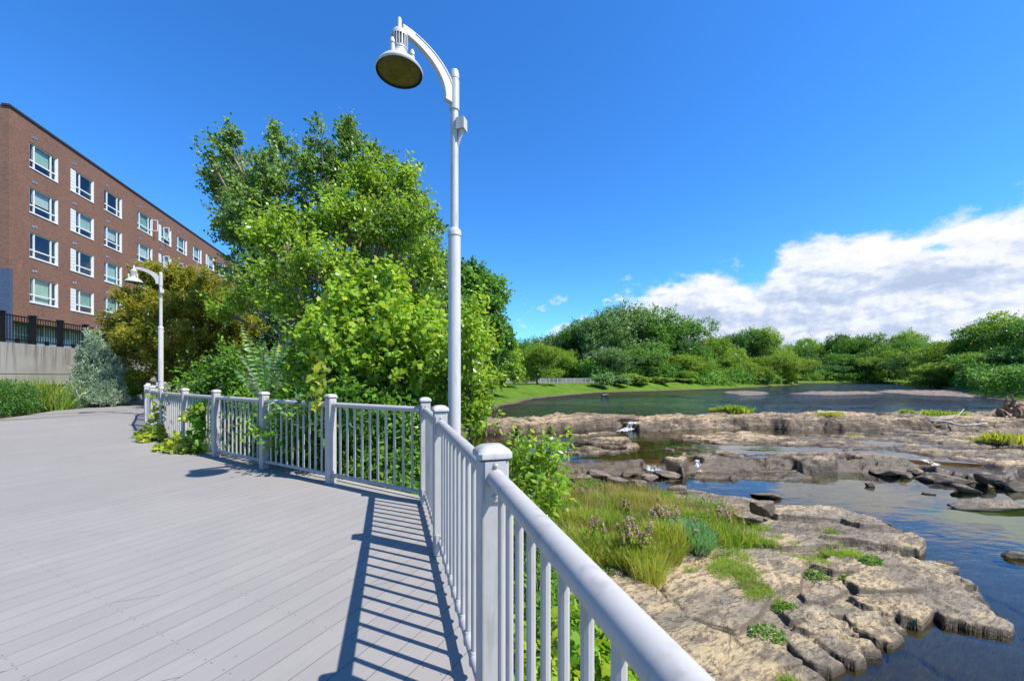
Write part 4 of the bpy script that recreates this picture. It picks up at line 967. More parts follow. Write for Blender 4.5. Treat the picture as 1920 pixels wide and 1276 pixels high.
# --- brownish honey locust behind the second lamp
b = V3(345, 0, 20.5); b[2] = 2.5
LB = lobes_px([(300, 520, 45, 22), (360, 530, 60, 26), (265, 560, 40, 22), (320, 580, 70, 30), (400, 575, 60, 34), (245, 610, 44, 20), (330, 635, 90, 30), (430, 620, 50, 34), (275, 665, 60, 20), (240, 640, 34, 14), (370, 680, 80, 26), (440, 680, 50, 30), (310, 705, 60, 16), (225, 590, 20, 10)], 20.5, b, 1.0, 1.4, 7)
plant('locust_tree', 'rounded tree turning bronze and yellow behind the second lamp', 'tree', tuple(b), LB, 1350, 62, .13, T_LEAF, .22, 'lf_locust', 13, .13, 'bark_d', .3, 140, up=.95, droop=.2, inner=.25, stretch=1.2)
# --- dark trees behind the lamp post, on the bank
for nm, lab, Zd, pxc, lst, ncl, mt, sd, lf in (
    ('ash_tree', 'dark rounded tree just right of the near lamp pole', 30, 880, [(880, 530, 40, 34), (925, 550, 26, 30), (850, 560, 50, 45), (905, 600, 44, 44), (860, 640, 60, 50), (935, 640, 26, 36), (820, 560, 40, 50)], 700, 'lf_far', 21, .24),
    ('willow_tree', 'mid green feathery tree beyond the dark tree at left end of the lawn', 48, 925, [(915, 640, 34, 34), (945, 660, 24, 40), (900, 690, 40, 30), (960, 690, 14, 24), (880, 660, 40, 44)], 420, 'lf_far_l', 22, .30),
    ('maple_tree', 'dense green tree half hidden behind the near lamp pole', 22, 800, [(800, 520, 40, 50), (770, 590, 60, 50), (840, 600, 40, 60), (820, 680, 60, 40)], 520, 'lf_far', 23, .19),
    ('poplar_tree', 'grey green tree seen through the box elder beside the far end of the brick building', 28, 520, [(500, 600, 50, 40), (560, 620, 50, 44), (450, 640, 40, 40), (520, 670, 70, 36), (600, 650, 44, 40)], 520, 'lf_far_s', 24, .19)):
    b = V3(pxc, 0, Zd); b[2] = 2.3
    plant(nm, lab, 'tree', tuple(b), lobes_px(lst, Zd, b, 1.0, 2.0, sd), ncl, 55, lf, T_CLUMP, lf * 1.7, mt, sd, .25, 'bark_d', .25, 40, up=.5)
# --- tangle of vines and bushes outside the railing
def bush(name, label, Z, pxc, lst, ncl, lpc, leaf, tpl, cr, mt, seed, bz=1.6, cat='bush', dj=.5, dep=.9, r0=.03, nsub=60, **kw):
    b = V3(pxc, 0, Z); b[2] = bz
    return plant(name, label, cat, tuple(b), lobes_px(lst, Z, b, dep, dj, seed), ncl, lpc, leaf, tpl, cr, mt, seed, r0, 'bark_d', .12, nsub, leafpart='foliage', stempart='stems', **kw)
bush('grapevine', 'sunlit yellow green vine mound rising behind the railing left of the near lamp', 6.9, 690, [(700, 600, 70, 50), (640, 560, 22, 34), (690, 525, 18, 34), (735, 545, 22, 40), (620, 620, 60, 40), (760, 610, 60, 50), (660, 650, 80, 50), (770, 680, 80, 60), (590, 670, 60, 46), (690, 720, 90, 50), (800, 740, 60, 60), (815, 640, 44, 50), (600, 740, 70, 50)],
     900, 24, .082, T_VINE, .17, 'lf_vine', 31, droop=.55, up=.6, inner=.5, nsub=80)
bush('bush', 'dark leafy bush filling the gap behind the corner of the railing', 6.1, 700, [(640, 770, 80, 60), (740, 780, 80, 60), (690, 850, 120, 60), (560, 800, 70, 50), (800, 830, 50, 70), (600, 850, 60, 40)],
     520, 24, .085, T_OVAL, .20, 'lf_bush', 32, bz=1.2, group='bushes outside the railing', up=.6, inner=.3)
bush('bush', 'green bush of small leaves behind the railing below the locust tree', 8.6, 430, [(440, 690, 50, 40), (400, 720, 50, 34), (480, 730, 60, 40), (440, 770, 70, 40), (370, 745, 40, 30), (520, 770, 60, 44)],
     520, 26, .075, T_OVAL, .20, 'lf_bush', 33, bz=1.8, group='bushes outside the railing', inner=.35)
bush('bush', 'light leafy bush standing just right of the near lamp pole', 6.4, 890, [(885, 590, 22, 34), (905, 640, 24, 26), (880, 660, 34, 50), (905, 720, 30, 34), (880, 770, 36, 36), (862, 720, 34, 60)],
     230, 20, .085, T_OVAL, .17, 'lf_vine', 34, bz=1.2, group='bushes outside the railing', inner=.35)
bush('sapling', 'drooping bright green shrub beside the nearest railing post', 3.7, 985, [(975, 840, 26, 16), (1040, 838, 26, 12), (1000, 865, 40, 22), (985, 900, 44, 26), (1030, 900, 34, 24), (965, 930, 34, 30), (1010, 940, 40, 30)],
     150, 17, .065, T_OVAL, .095, 'lf_vine', 35, bz=.6, dj=.35, inner=.25, r0=.016, nsub=60, droop=.5)
bush('bush', 'tangled low brush on the bank beneath the nearest railing', 3.6, 1060, [(1020, 1180, 70, 50), (1100, 1250, 80, 60), (980, 1080, 50, 60), (960, 1240, 60, 70), (1000, 1000, 30, 40)],
     240, 22, .055, T_OVAL, .13, 'lf_bush', 36, bz=.3, dj=.3, group='bushes outside the railing', inner=.3)
bush('vine', 'yellow green vine hanging low behind the near balusters', 2.9, 1110, [(1100, 1190, 60, 26), (1150, 1240, 60, 30), (1040, 1260, 60, 40), (1000, 1240, 40, 50)],
     60, 16, .075, T_VINE, .10, 'lf_vine', 37, bz=.5, dj=.25, inner=.3, r0=.01)
# fronds (sumac)
def frond(mb_list, base, tip, n, ll, rng, sag=.15):
    base, tip = np.array(base), np.array(tip); L = np.linalg.norm(tip - base); t = np.linspace(0, 1, n)
    mid = (base + tip) / 2 + np.array([0, 0, sag * L]); pts = (1 - t[:, None]) ** 2 * base + 2 * t[:, None] * (1 - t[:, None]) * mid + t[:, None] ** 2 * tip
    ax = nrm(np.gradient(pts, axis=0)); sd = nrm(np.cross(ax, [0, 0, 1.0])); nn = nrm(np.cross(sd, ax))
    for s in (-1, 1):
        D = sd * s + ax * .45 - np.array([0, 0, .35]) + rng.normal(0, .16, pts.shape); S = ll * np.sin(.35 + t * 2.5) * (1 + rng.normal(0, .05, n))
        mb_list.append(scatter(pts[3:], D[3:], nn[3:], S[3:], (T_OVAL[0] * [1, .7, 1], T_OVAL[1])))
    return pts
def sumac(loc, tips, seed, label):
    rng = R(seed); root = empty('sumac', loc, 0, label, 'shrub', 'feathery fronded shrubs'); acc = []; st = MB()
    H = np.array([0, 0, tips[0][2] * .55]); st.tube([(0, 0, -.5), tuple(H)], [.025, .015], 7)
    for tp in tips: p = frond(acc, H, tp, 20, .125, rng); st.tube(p, np.linspace(.008, .002, len(p)), 5)
    V = []; Fq = []; o = 0
    for v_, f_ in acc: V.append(v_); Fq.append(f_ + o); o += len(v_)
    fastmesh('fronds', np.concatenate(V), np.concatenate(Fq), M['lf_sumac'], root); st.build('stem', M['bark_d'], root)
b = V3(500, 0, 6.35); b[2] = 2.2
sumac(tuple(b), [V3(*q) - b for q in ((490, 628, 6.2), (455, 610, 6.6), (545, 625, 6.7), (450, 660, 6.1), (555, 680, 6.2), (525, 700, 5.9), (470, 715, 6.0), (440, 690, 6.5), (520, 640, 6.9))], 5, 'feathery fronded shrub with a pale upright frond above the railing')
b = V3(590, 0, 5.5); b[2] = 2.4
sumac(tuple(b), [V3(*q) - b for q in ((555, 735, 5.3), (640, 742, 5.4), (500, 745, 5.4), (530, 770, 5.2), (600, 720, 5.9), (660, 770, 5.6))], 6, 'low fronds poking over and through the middle of the railing')
# vines spilling on to the deck
def carpet(name, label, pts, rad, hgt, n, leaf, tpl, mt, seed, cat, stems=True):
    rng = R(seed); P = np.array(pts, float); i = rng.integers(0, len(P), n); r = np.array(rad)[i] if hasattr(rad, '__len__') else np.full(n, rad); a = rng.random(n) * 2 * pi; q = np.sqrt(rng.random(n))
    h = (np.array(hgt)[i] if hasattr(hgt, '__len__') else hgt) * (1 - q ** 2) * (.5 + .5 * rng.random(n)) + .03
    X = P[i] + np.stack([r * q * np.cos(a), r * q * np.sin(a) * .8, h], 1)
    N = nrm(np.array([0, 0, 1.0]) + rng.normal(0, .45, (n, 3))); D = rng.normal(0, 1, (n, 3)) - [0, 0, .3]
    root = empty(name, tuple(P[0]), 0, label, cat)
    V, Fq = scatter(X - P[0], D, N, leaf * (.6 + .8 * rng.random(n)), tpl); fastmesh('foliage', V, Fq, M[mt], root)
    if stems:
        mb = MB()
        for k in range(len(P) - 1): mb.tube([tuple(P[k] - P[0] + [0, 0, .03]), tuple((P[k] + P[k + 1]) / 2 - P[0] + [0, 0, .08]), tuple(P[k + 1] - P[0] + [0, 0, .03])], .008, 5)
        mb.build('stems', M['bark_d'], root)
    return root
def DP_(px, py): x, y = G(px, py, DECK); return (x, y, DECK)
carpet('vine', 'yellowing vine spilling from the railing on to the deck', [DP_(*q) for q in ((292, 826), (315, 822), (335, 842), (360, 846), (385, 842), (345, 824), (280, 818), (375, 830))], [.32, .36, .38, .34, .26, .34, .24, .3], [.30, .34, .26, .24, .22, .36, .2, .34], 1500, .095, T_VINE, 'lf_vine_y', 51, 'vine')
def climber(pts, n, leaf, mt, seed, label):
    rng = R(seed); P = np.array(pts); t = rng.random(n) * (len(P) - 1); k = t.astype(int); f = (t - k)[:, None]; X = P[k] * (1 - f) + P[np.minimum(k + 1, len(P) - 1)] * f + rng.normal(0, .055, (n, 3))
    root = empty('climbing_vine', tuple(P[0]), 0, label, 'vine', 'vines climbing the railing')
    V, Fq = scatter(X - P[0], rng.normal(0, 1, (n, 3)) - [0, 0, .8], nrm(rng.normal(0, .6, (n, 3)) + [.3, -.7, .3]), leaf * (.6 + .7 * rng.random(n)), T_VINE); fastmesh('foliage', V, Fq, M[mt], root)
    mb = MB(); mb.tube(P - P[0], .006, 5); mb.build('stem', M['bark_d'], root)
climber([V3(372, 835, 6.75), V3(378, 800, 6.75), V3(370, 775, 6.78), V3(380, 758, 6.8)], 130, .10, 'lf_bush', 61, 'dark green vine climbing the balusters left of the tall post')
climber([V3(378, 765, 6.7), V3(360, 772, 6.72), V3(340, 782, 6.75)], 26, .08, 'lf_vine_y', 62, 'yellow vine shoot reaching sideways across a railing post')
climber([V3(298, 800, 8.3), V3(291, 775, 8.3), V3(285, 745, 8.35), V3(287, 738, 8.4)], 26, .11, 'lf_vine_y', 63, 'sparse vine twining up the railing near its far bend')
climber([V3(592, 760, 5.0), V3(590, 735, 5.0), V3(600, 715, 5.1), V3(605, 690, 5.3), V3(598, 660, 5.6)], 70, .085, 'lf_vine_y', 64, 'golden vine shoot hanging over the top rail in the middle')
# --- garden by the wall
def needle_shrub():
    rng = R(71); b = V3(182, 0, 17.6); b[2] = 2.62; root = empty('juniper', tuple(b), 0, 'silvery green conical juniper in front of the concrete wall', 'shrub')
    s = 18.4 / F; tips = [(0, 3.25, .42), (-.45, 2.5, .42), (.42, 2.6, .45), (-.75, 1.9, .42), (.75, 2.0, .42), (-.2, 2.9, .4), (.2, 2.2, .7), (-.35, 1.6, .75), (.5, 1.3, .7), (0, 1.0, .95), (-.7, .9, .5), (.8, .8, .45)]
    P = []; A = []
    for x, h, r in tips:
        n = 210; t = rng.random(n); hh = h * (.12 + .88 * t); rr = r * (1 - t ** 1.6 * .92) * (.75 + .3 * rng.random(n)); a = rng.random(n) * 2 * pi
        x_ = x * .74; ctr = np.array([x_ * (.7 + .3 * t), (rng.random() - .5) * .5 + 0 * t, 0 * t]).T; r = r * .92; rr = rr * .9
        P.append(ctr + np.stack([rr * np.cos(a), rr * np.sin(a), hh], 1)); A.append(np.stack([np.cos(a) * .55, np.sin(a) * .55, np.full(n, 1.0)], 1))
    P = np.concatenate(P); A = nrm(np.concatenate(A)); lp = 16; i = np.repeat(np.arange(len(P)), lp); n = len(i); t = rng.random(n)
    X = P[i] + A[i] * (t * .30)[:, None] + rng.normal(0, .03, (n, 3)); D = A[i] + rng.normal(0, .55, (n, 3)); V, Fq = scatter(X, D, rng.normal(0, 1, (n, 3)), .10 + .07 * rng.random(n), T_NEEDLE)
    fastmesh('foliage', V, Fq, M['lf_jun'], root); mb = MB(); mb.tube([(0, 0, 0), (0, 0, 1.4), (.1, 0, 2.6)], [.09, .06, .02], 8); mb.build('trunk', M['bark_d'], root)
needle_shrub()
b = V3(-10, 0, 13.9); b[2] = 2.62
plant('hedge', 'clipped dark green hedge at the left edge in front of the wall', 'hedge', tuple(b), [(0, 0, .62, 1.2, 1.1, .60), (-1.0, .2, .66, 1.0, 1.0, .62), (.45, -.1, .5, .75, .9, .52), (-2.2, 0, .66, 1.2, 1.1, .6)], 620, 46, .05, T_OVAL, .10, 'lf_hedge', 72, .04, 'bark_d', .2, 0, leafpart='foliage', stempart='stems', inner=.80, jit=.5)
bush('bush', 'small yellow green bush against the wall right of the juniper', 21.5, 256, [(255, 705, 18, 12), (262, 722, 22, 14), (245, 730, 16, 12)], 170, 26, .11, T_OVAL, .16, 'lf_vine', 73, bz=2.62, group='garden bushes')
bush('bush', 'round dark bush low behind the juniper at the wall foot', 22.5, 222, [(235, 738, 12, 10), (222, 742, 12, 9)], 90, 24, .10, T_OVAL, .15, 'lf_hedge', 74, bz=2.62, group='garden bushes')
def tufts(name, centres, hgt, spread, nper, mt, seed, wid=1.0, lean=.35, arch=1.0, **tags):
    rng = R(seed); C = np.array(centres, float); n = len(C) * nper; i = np.repeat(np.arange(len(C)), nper); a = rng.random(n) * 2 * pi; r = spread * np.sqrt(rng.random(n))
    X = C[i] + np.stack([r * np.cos(a), r * np.sin(a), 0 * r], 1); L_ = rng.normal(0, lean, (n, 2)) + .5 * lean * np.stack([np.cos(a), np.sin(a)], 1)
    D = np.stack([L_[:, 0], L_[:, 1], np.ones(n)], 1); N = nrm(np.stack([-L_[:, 0], -L_[:, 1], .4 * np.ones(n)], 1) + rng.normal(0, .3, (n, 3)))
    hh = (np.array(hgt)[i] if hasattr(hgt, '__len__') else hgt) * (.55 + .6 * rng.random(n))
    tv = T_BLADE[0] * np.array([1, wid, arch]); return V_F(name, scatter(X, D, N, hh, (tv, T_BLADE[1])), mt, **tags)
def V_F(name, vf, mt, parent=None, **tags): return fastmesh(name, vf[0], vf[1], M[mt], parent, **tags)
rng = R(80)
cen = [(*G(px, py, 2.64), 2.62) for px, py in [(92, 762), (100, 758), (85, 766), (110, 757), (120, 752), (78, 770), (104, 764), (95, 755), (70, 772), (112, 762)]]
cen = [(c[0] + .1, c[1] + .8, c[2]) for c in cen]
root = empty('ornamental_grass', cen[0], 0, 'clump of arching ornamental grass between hedge and juniper', 'ornamental grass')
o = tufts('blades', [np.array(c) - cen[0] for c in cen], .5, .45, 620, 'lf_hedge', 81, .5, .5); o.parent = root
cen = [(-19.6 + .36 * k + rng.normal(0, .1), 15.7 + rng.normal(0, .15), 2.62) for k in range(-3, 6)]
root = empty('ornamental_grass', cen[0], 0, 'taller pale grass tips showing above the clipped hedge', 'ornamental grass'); root['label'] = 'taller pale grass tips showing above the clipped hedge'
o = tufts('blades', [np.array(c) - cen[0] for c in cen], 1.35, .3, 120, 'grass', 82, .35, .25); o.parent = root
# --- ground cover on the bank under the railing, and edges of the deck
def bankcover():
    rng = R(90); n = 30000; x = rng.uniform(-1.5, 1.9, n); y = rng.uniform(.9, 11, n)
    x = np.where(rng.random(n) < .25, rng.uniform(-8, 1, n), x); y = np.where(x < -1.5, rng.uniform(5, 14, n), y)
    out = sdist(x, y, DECKPOLY) < -.08; x, y = x[out], y[out]; clump = fbm(x * 1.6, y * 1.6, 33)
    k = clump > .40; x, y, clump = x[k], y[k], clump[k]; n = len(x)
    z = np.maximum(land_z(x, y), .0) + rng.random(n) * (.15 + .9 * np.clip(clump - .40, 0, .3))
    X = np.stack([x, y, z], 1); vf = scatter(X, rng.normal(0, 1, (n, 3)), nrm(np.array([.3, -.3, 1]) + rng.normal(0, .5, (n, 3))), .05 + .05 * rng.random(n), T_OVAL)
    V_F('ground_cover', vf, 'lf_bush', kind='stuff', label='leafy ground cover on the river bank under the deck', cat='ground cover')
bankcover()
# --- reeds, grasses and purple flowers on the rock shelf
VEG = [G(*p, .3) for p in [(1010, 930), (1060, 905), (1120, 900), (1230, 908), (1290, 935), (1385, 952), (1390, 985), (1330, 1000), (1290, 1010), (1290, 1035), (1240, 1062), (1175, 1065), (1120, 1045), (1040, 1000)]]
rng = R(95)
def shelf_pts(n, poly, seed):
    rng = R(seed); P = np.array(poly); x = rng.uniform(P[:, 0].min(), P[:, 0].max(), n * 4); y = rng.uniform(P[:, 1].min(), P[:, 1].max(), n * 4); k = sdist(x, y, poly) > .05; x, y = x[k][:n], y[k][:n]
    return np.stack([x, y, near_z(x, y)], 1)
pts = shelf_pts(420, VEG, 96); g = fbm(pts[:, 0] * .8, pts[:, 1] * .8, 66)
tufts('meadow_grass', pts[g > .5], .34, .24, 100, 'grass', 97, .30, .45, kind='stuff', label='tangle of green grass growing on the rock shelf', cat='grass')
tufts('meadow_grass', shelf_pts(220, VEG, 99), .52, .16, 26, 'seed', 94, .30, .35, kind='stuff', label='brown seed stalks standing up through the plants on the shelf', cat='grass')
tufts('meadow_grass', pts[g <= .5], .30, .24, 100, 'grass_y', 98, .28, .5, kind='stuff', label='dry yellowish grass between the purple flowers on the shelf', cat='grass')
def clump(name, px, py, h, sp, n, mt, seed, label, cat='grass clump', wid=.36, lean=.32, z=.3):
    x, y = G(px, py, z); zz = float(near_z(np.array([x]), np.array([y]))[0]) if y < 16 and x > .1 else z; root = empty(name, (x, y, max(zz, 0) - .02), 0, label, cat, None); rng = R(seed)
    cs = [(rng.normal(0, sp * .4), rng.normal(0, sp * .4), 0) for _ in range(7)]; h = h * .82; o = tufts('blades', cs, h, sp * .45, n // 7, mt, seed, wid, lean); o.parent = root; return root
clump('reed_clump', 1218, 1056, .66, .62, 3600, 'grass_y', 101, 'large rounded yellow green reed clump at the front edge of the plants')
clump('reed_clump', 1160, 1052, .55, .45, 2000, 'grass', 102, 'dark green reed clump left of the big yellow one', wid=.45)
clump('reed_clump', 1245, 1028, .85, .34, 1300, 'grass_y', 103, 'tall golden stalks leaning beside the blue green weed', lean=.2)
clump('reed_clump', 1340, 1000, .52, .75, 3000, 'grass', 104, 'lush dark green clump by the small pool at right end of the plants', wid=.5)
clump('reed_clump', 1310, 985, .5, .5, 1500, 'grass', 105, 'lighter green clump just behind the small pool', wid=.5)
clump('weed_clump', 1278, 1015, .62, .55, 3000, 'weed', 106, 'blue green leafy weed clump in the middle of the plants', 'weed', wid=.7, lean=.4)
for k, (px, py, h) in enumerate(((1085, 985, .8), (1075, 1030, .7), (1120, 1040, .8), (1130, 960, .8), (1190, 950, .75), (1060, 960, .9), (1240, 950, .5), (1150, 1000, .8))):
    clump('reed_clump', px, py, h * .72, .6, 1500, 'grass' if k % 2 else 'grass_y', 110 + k, ['pale wispy reeds nearest the railing', 'low grey green reeds at lower left of the plant bed', 'mixed reeds below a pink flower spike', 'bushy olive reeds at the back of the bed', 'upright reeds behind the largest purple flowers', 'tall wispy reeds next to the drooping shrub', 'short olive tuft at the water edge of the bed', 'thick reeds in the middle left of the bed'][k])
def loosestrife(px, py, h, n, seed, label):
    x, y = G(px, py, .3); z = float(near_z(np.array([x]), np.array([y]))[0]); root = empty('loosestrife', (x, y, z), 0, label, 'flowering plant', 'purple flowers on the shelf'); rng = R(seed); st = MB(); P = []; Q = []
    for k in range(n):
        a = rng.random() * 2 * pi; r = rng.random() * .30; b0 = np.array([r * cos(a), r * sin(a), 0]); tp = b0 + np.array([rng.normal(0, .10), rng.normal(0, .10), (h * .88) * rng.uniform(.75, 1.1)]); st.tube([b0, (b0 + tp) / 2 + rng.normal(0, .015, 3), tp], [.006, .005, .003], 4)
        t = rng.random(46); P.append(tp * t[:, None] + b0 * (1 - t[:, None])); 
        t = rng.uniform(.72, 1.02, 60); Q.append(tp * t[:, None] + b0 * (1 - t[:, None]) + rng.normal(0, .014, (60, 3)))
    P = np.concatenate(P); Q = np.concatenate(Q)
    V_F('leaves', scatter(P, rng.normal(0, 1, P.shape) + [0, 0, .3], rng.normal(0, .3, P.shape) + [0, 0, 1], .05 + .05 * rng.random(len(P)), T_LEAF), 'grass', root)
    V_F('blossoms', scatter(Q, rng.normal(0, 1, Q.shape), rng.normal(0, 1, Q.shape), .022 + .014 * rng.random(len(Q)), T_CLUMP), 'flower', root); st.build('stems', M['bark_d'], root)
for k, (px, py, h, n) in enumerate(((1118, 1030, .85, 4), (1190, 1048, .95, 12), (1175, 1052, .85, 8), (1235, 1005, .80, 14), (1255, 1000, .75, 12), (1180, 975, .6, 6), (1295, 1015, .55, 5), (1350, 975, .6, 7), (1365, 978, .55, 5), (1245, 945, .35, 3), (1090, 935, .5, 4), (1380, 975, .5, 4))):
    loosestrife(px, py, h, max(2, int(n * .95)), 130 + k, ['pink flower spike standing alone at left of the plant bed', 'purple flower stand behind the big yellow reed clump', 'smaller purple spikes left of that behind the yellow reeds', 'largest pink purple flower group in the middle of the bed', 'pink purple flowers beside the blue green weed', 'few purple spikes at the back of the bed', 'single small pink bloom right of the blue green weed', 'purple flowers above the dark green clump at right', 'purple flowers over the small pool', 'tiny pink bloom at the water edge', 'faint pink blooms near the drooping shrub', 'rightmost purple spikes at the end of the bed'][k])
for k, (px, py, s_, lab) in enumerate(((1530, 1068, .30, 'small green weed rooted in a crack near the front slabs'), (1475, 1130, .26, 'round green weed in a hole of the rock shelf'), (1440, 1178, .34, 'spreading green weed on the nearest rocks'), (1570, 990, .28, 'low tuft on the upper part of the shelf'),
        (1550, 1022, .22, 'small tuft in the middle of the shelf'), (1635, 1050, .26, 'yellowish weed by the water side of the shelf'), (1440, 1030, .3, 'moss green tuft between the slabs near the plant bed'), (1360, 1062, .34, 'mossy tuft at lower right of the plant bed'), (1385, 1045, .3, 'low mossy patch right of the reed clump'), (1300, 1062, .36, 'olive moss tuft in front of the blue green weed'), (1590, 1075, .2, 'tiny weed under the layered ledge'), (1500, 1035, .24, 'short grass on the flat slab'), (1405, 975, .4, 'green turf at the pool beside the boxy boulder'), (1480, 1265, .15, 'little tuft at the lowest rocks'))):
    if k in (0, 1, 2, 5, 10):
        x, y = G(px, py, .25); z = float(near_z(np.array([x]), np.array([y]))[0]); root = empty('weed_clump', (x, y, z), 0, lab, 'weed'); rng = R(160 + k); s_ *= .8; n = 260; a = rng.random(n) * 2 * pi; r = s_ * np.sqrt(rng.random(n))
        X = np.stack([r * np.cos(a), r * np.sin(a) * .8, s_ * .7 * (1 - (r / s_) ** 2) * rng.random(n) + .02], 1); V_F('foliage', scatter(X, rng.normal(0, 1, (n, 3)) + [0, 0, .4], rng.normal(0, .5, (n, 3)) + [0, 0, 1], .035 + .03 * rng.random(n), T_LEAF), 'lf_bush', root)
    else: clump('grass_tuft', px, py, .16 if k != 12 else .22, s_, 420, 'grass', 160 + k, lab, 'grass tuft', 1.0, .6, .25)
# weeds on the far ledges
for k, (px, py, Z, s_, h, mt, lab) in enumerate(((1378, 772, 31.5, .9, .8, 'grass', 'leafy tuft standing on the far ledge in the middle'), (1770, 775, 30, 1.6, .5, 'grass', 'green strip of grass on the far ledge by the white branches'), (1895, 838, 20.5, 1.1, .55, 'grass_y', 'yellow green grass patch at right edge of the wide shelf'), (1845, 832, 21.5, .6, .35, 'grass_y', 'small yellow tuft left of the big grass patch'), (1700, 768, 32, .5, .4, 'grass', 'small tuft at back of the far ledge'), (1340, 770, 32, .3, .5, 'grass_y', 'thin stalks on the far ledge right of the log'), (1560, 790, 29, .8, .3, 'grass_y', 'mossy tuft on the face of the far ledge'), (1025, 774, 33, .3, .4, 'grass', 'tiny tuft on the far ledge left of the log'), (1600, 822, 24, .4, .2, 'grass_y', 'tiny moss patch on the wide shelf'))):
    p = V3(px, py, Z); z = float(mid_z(np.array([p[0]]), np.array([Z]))[0]); root = empty('grass_tuft', (p[0], Z, z), 0, lab, 'grass tuft'); rng = R(180 + k); cs = [(rng.normal(0, s_ * .5), rng.normal(0, s_ * .25), 0) for _ in range(9)]; o = tufts('blades', cs, h, s_ * .35, 60, mt, 180 + k, 1.8, .4); o.parent = root

# ================================================================ STONES, LOG, DRIFTWOOD
def stone(name, px, py, zb, wpx, hpx, seed, label, dep=.7, box=0.0, group='stones in the river', m='stone', rz=0.0, sink=.35, cat='rock'):
    import bmesh
    x, y = G(px, py, zb); s = y / F; rng = R(seed); bm = bmesh.new(); bmesh.ops.create_icosphere(bm, subdivisions=4, radius=1)
    v = np.array([q.co[:] for q in bm.verts]); 
    if box: v = np.sign(v) * np.abs(v) ** (1 - .55 * box); v /= np.abs(v).max()
    for k in range(9):                        # chop with random planes: flat broken facets
        n_ = nrm(rng.normal(0, 1, 3) * [1, 1, .7]); c_ = rng.uniform(.60, .88); dt = v @ n_; v = v - np.clip(dt - c_, 0, None)[:, None] * n_
    nz_ = fbm(v[:, 0] * 2.2 + 9 + v[:, 2], v[:, 1] * 2.2 + 5 + v[:, 2] * 1.7, seed, 4) - .5; v *= (1 + nz_ * .22)[:, None]
    v *= [wpx * s / 2, wpx * s / 2 * dep, hpx * s * .5]
    for q, c_ in zip(bm.verts, v): q.co = c_
    me = bpy.data.meshes.new(name); bm.to_mesh(me); bm.free(); me.materials.append(M[m]); me.shade_smooth()
    o = bpy.data.objects.new(name, me); COL.objects.link(o); o.location = (x, y, zb + hpx * s * (.62 - sink)); o.rotation_euler = (rng.normal(0, .08), rng.normal(0, .08), rz)
    return tag(o, label, cat, group)
ST = [(1633, 911, 0, 20, 13, 'lone round stone in the middle of the lower pool'), (1440, 930, 0, 58, 9, 'flat dark stone just off the boxy boulder'), (1800, 899, 0, 26, 10, 'small dark stone left of the blocky one at right'),
      (1820, 901, 0, 20, 11, 'little stone touching the blocky one at right'), (1852, 908, 0, 44, 30, 'blocky light stone standing out at right'), (1809, 920, 0, 44, 16, 'flat dark stone in front of the blocky one'), (1905, 917, 0, 50, 24, 'broken stone heap piece at the right edge'),
      (1885, 902, 0, 30, 16, 'small stone behind the broken heap at right edge'), (1915, 893, 0, 34, 14, 'grey stone farthest back at right edge'), (1908, 1046, 0, 44, 14, 'tan stone cut by the right edge beside the shelf'), (1880, 912, 0, 34, 16, 'tilted stone between blocky stone and right edge'),
      (1560, 937 - 12, 0, 0, 0, ''), (1740, 925, 0, 24, 5, 'thin twig dark sliver of rock awash in the pool'), (1700, 905 - 10, 0, 30, 10, 'dark stone under the lower ledge near the rapids'), (1745, 898, 0, 50, 14, 'long dark stone at the foot of the rapids'),
      (1790, 906, 0, 66, 16, 'long slanting slab just below the rapids'), (1670, 890, 0, 62, 14, 'dark flat slab leaning on the lower ledge'), (1830, 890, 0, 60, 16, 'slab above the blocky stone at right'), (1720, 888, 0, 34, 14, 'wet stone splitting the rapids'), (1250, 893, 0, 50, 12, 'wet stone at the foot of the left riffle'),
      (1120, 893, 0, 60, 14, 'dark slab in the left riffle'), (1160, 905, 0, 54, 12, 'flat stone at back of the plant bed'), (1195, 912, 0, 44, 16, 'jagged stone between plants and water'), (1090, 900, 0, 50, 12, 'dark stone next to the drooping shrub'), (1270, 922, 0, 40, 16, 'rough stone at the tip behind the flowers'),
      (1215, 898, 0, 40, 10, 'small wet stone behind the flower bed'), (1300, 925, 0, 46, 10, 'low stone in the water behind the flowers'), (1180, 890, 0, 36, 10, 'small dark stone amid the left foam')]
for k, (px, py, zb, w_, h_, lab) in enumerate(ST):
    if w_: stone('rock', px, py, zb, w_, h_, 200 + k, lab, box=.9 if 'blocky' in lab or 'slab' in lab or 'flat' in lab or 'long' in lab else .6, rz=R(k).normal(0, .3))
stone('boulder', 1432, 965, .25, 42, 32, 250, 'boxy split boulder standing at the top edge of the rock shelf', .8, .9, None, 'rock', .2, .2, 'boulder')
stone('boulder', 1403, 975, .2, 46, 14, 251, 'low dark block beside the boxy boulder', .7, .9, None, 'rock', .0, .2, 'boulder')
stone('rock', 1860, 952, 0, 165, 15, 252, 'long flat island slab near the right edge', .28, .6, 'stones in the river', 'stone', -.08, .3)
stone('rock', 1134, 741, .95, 16, 3.5, 253, 'single pale rock in the upper pool near the far bank', .7, .3, 'stones in the river', 'rock_up', 0, .3)
rng = R(260)
for k in range(14): stone('rock', 955 + k * 5.2 + rng.normal(0, 2), 741 - k * .45 + rng.normal(0, 1.6), 1.0, 9, 4.5, 262 + k, 'pale rip rap stone piled at the water edge below the lawn', .8, .4, 'rip rap stones below the lawn', 'rock_up', rng.random() * 3, .2)
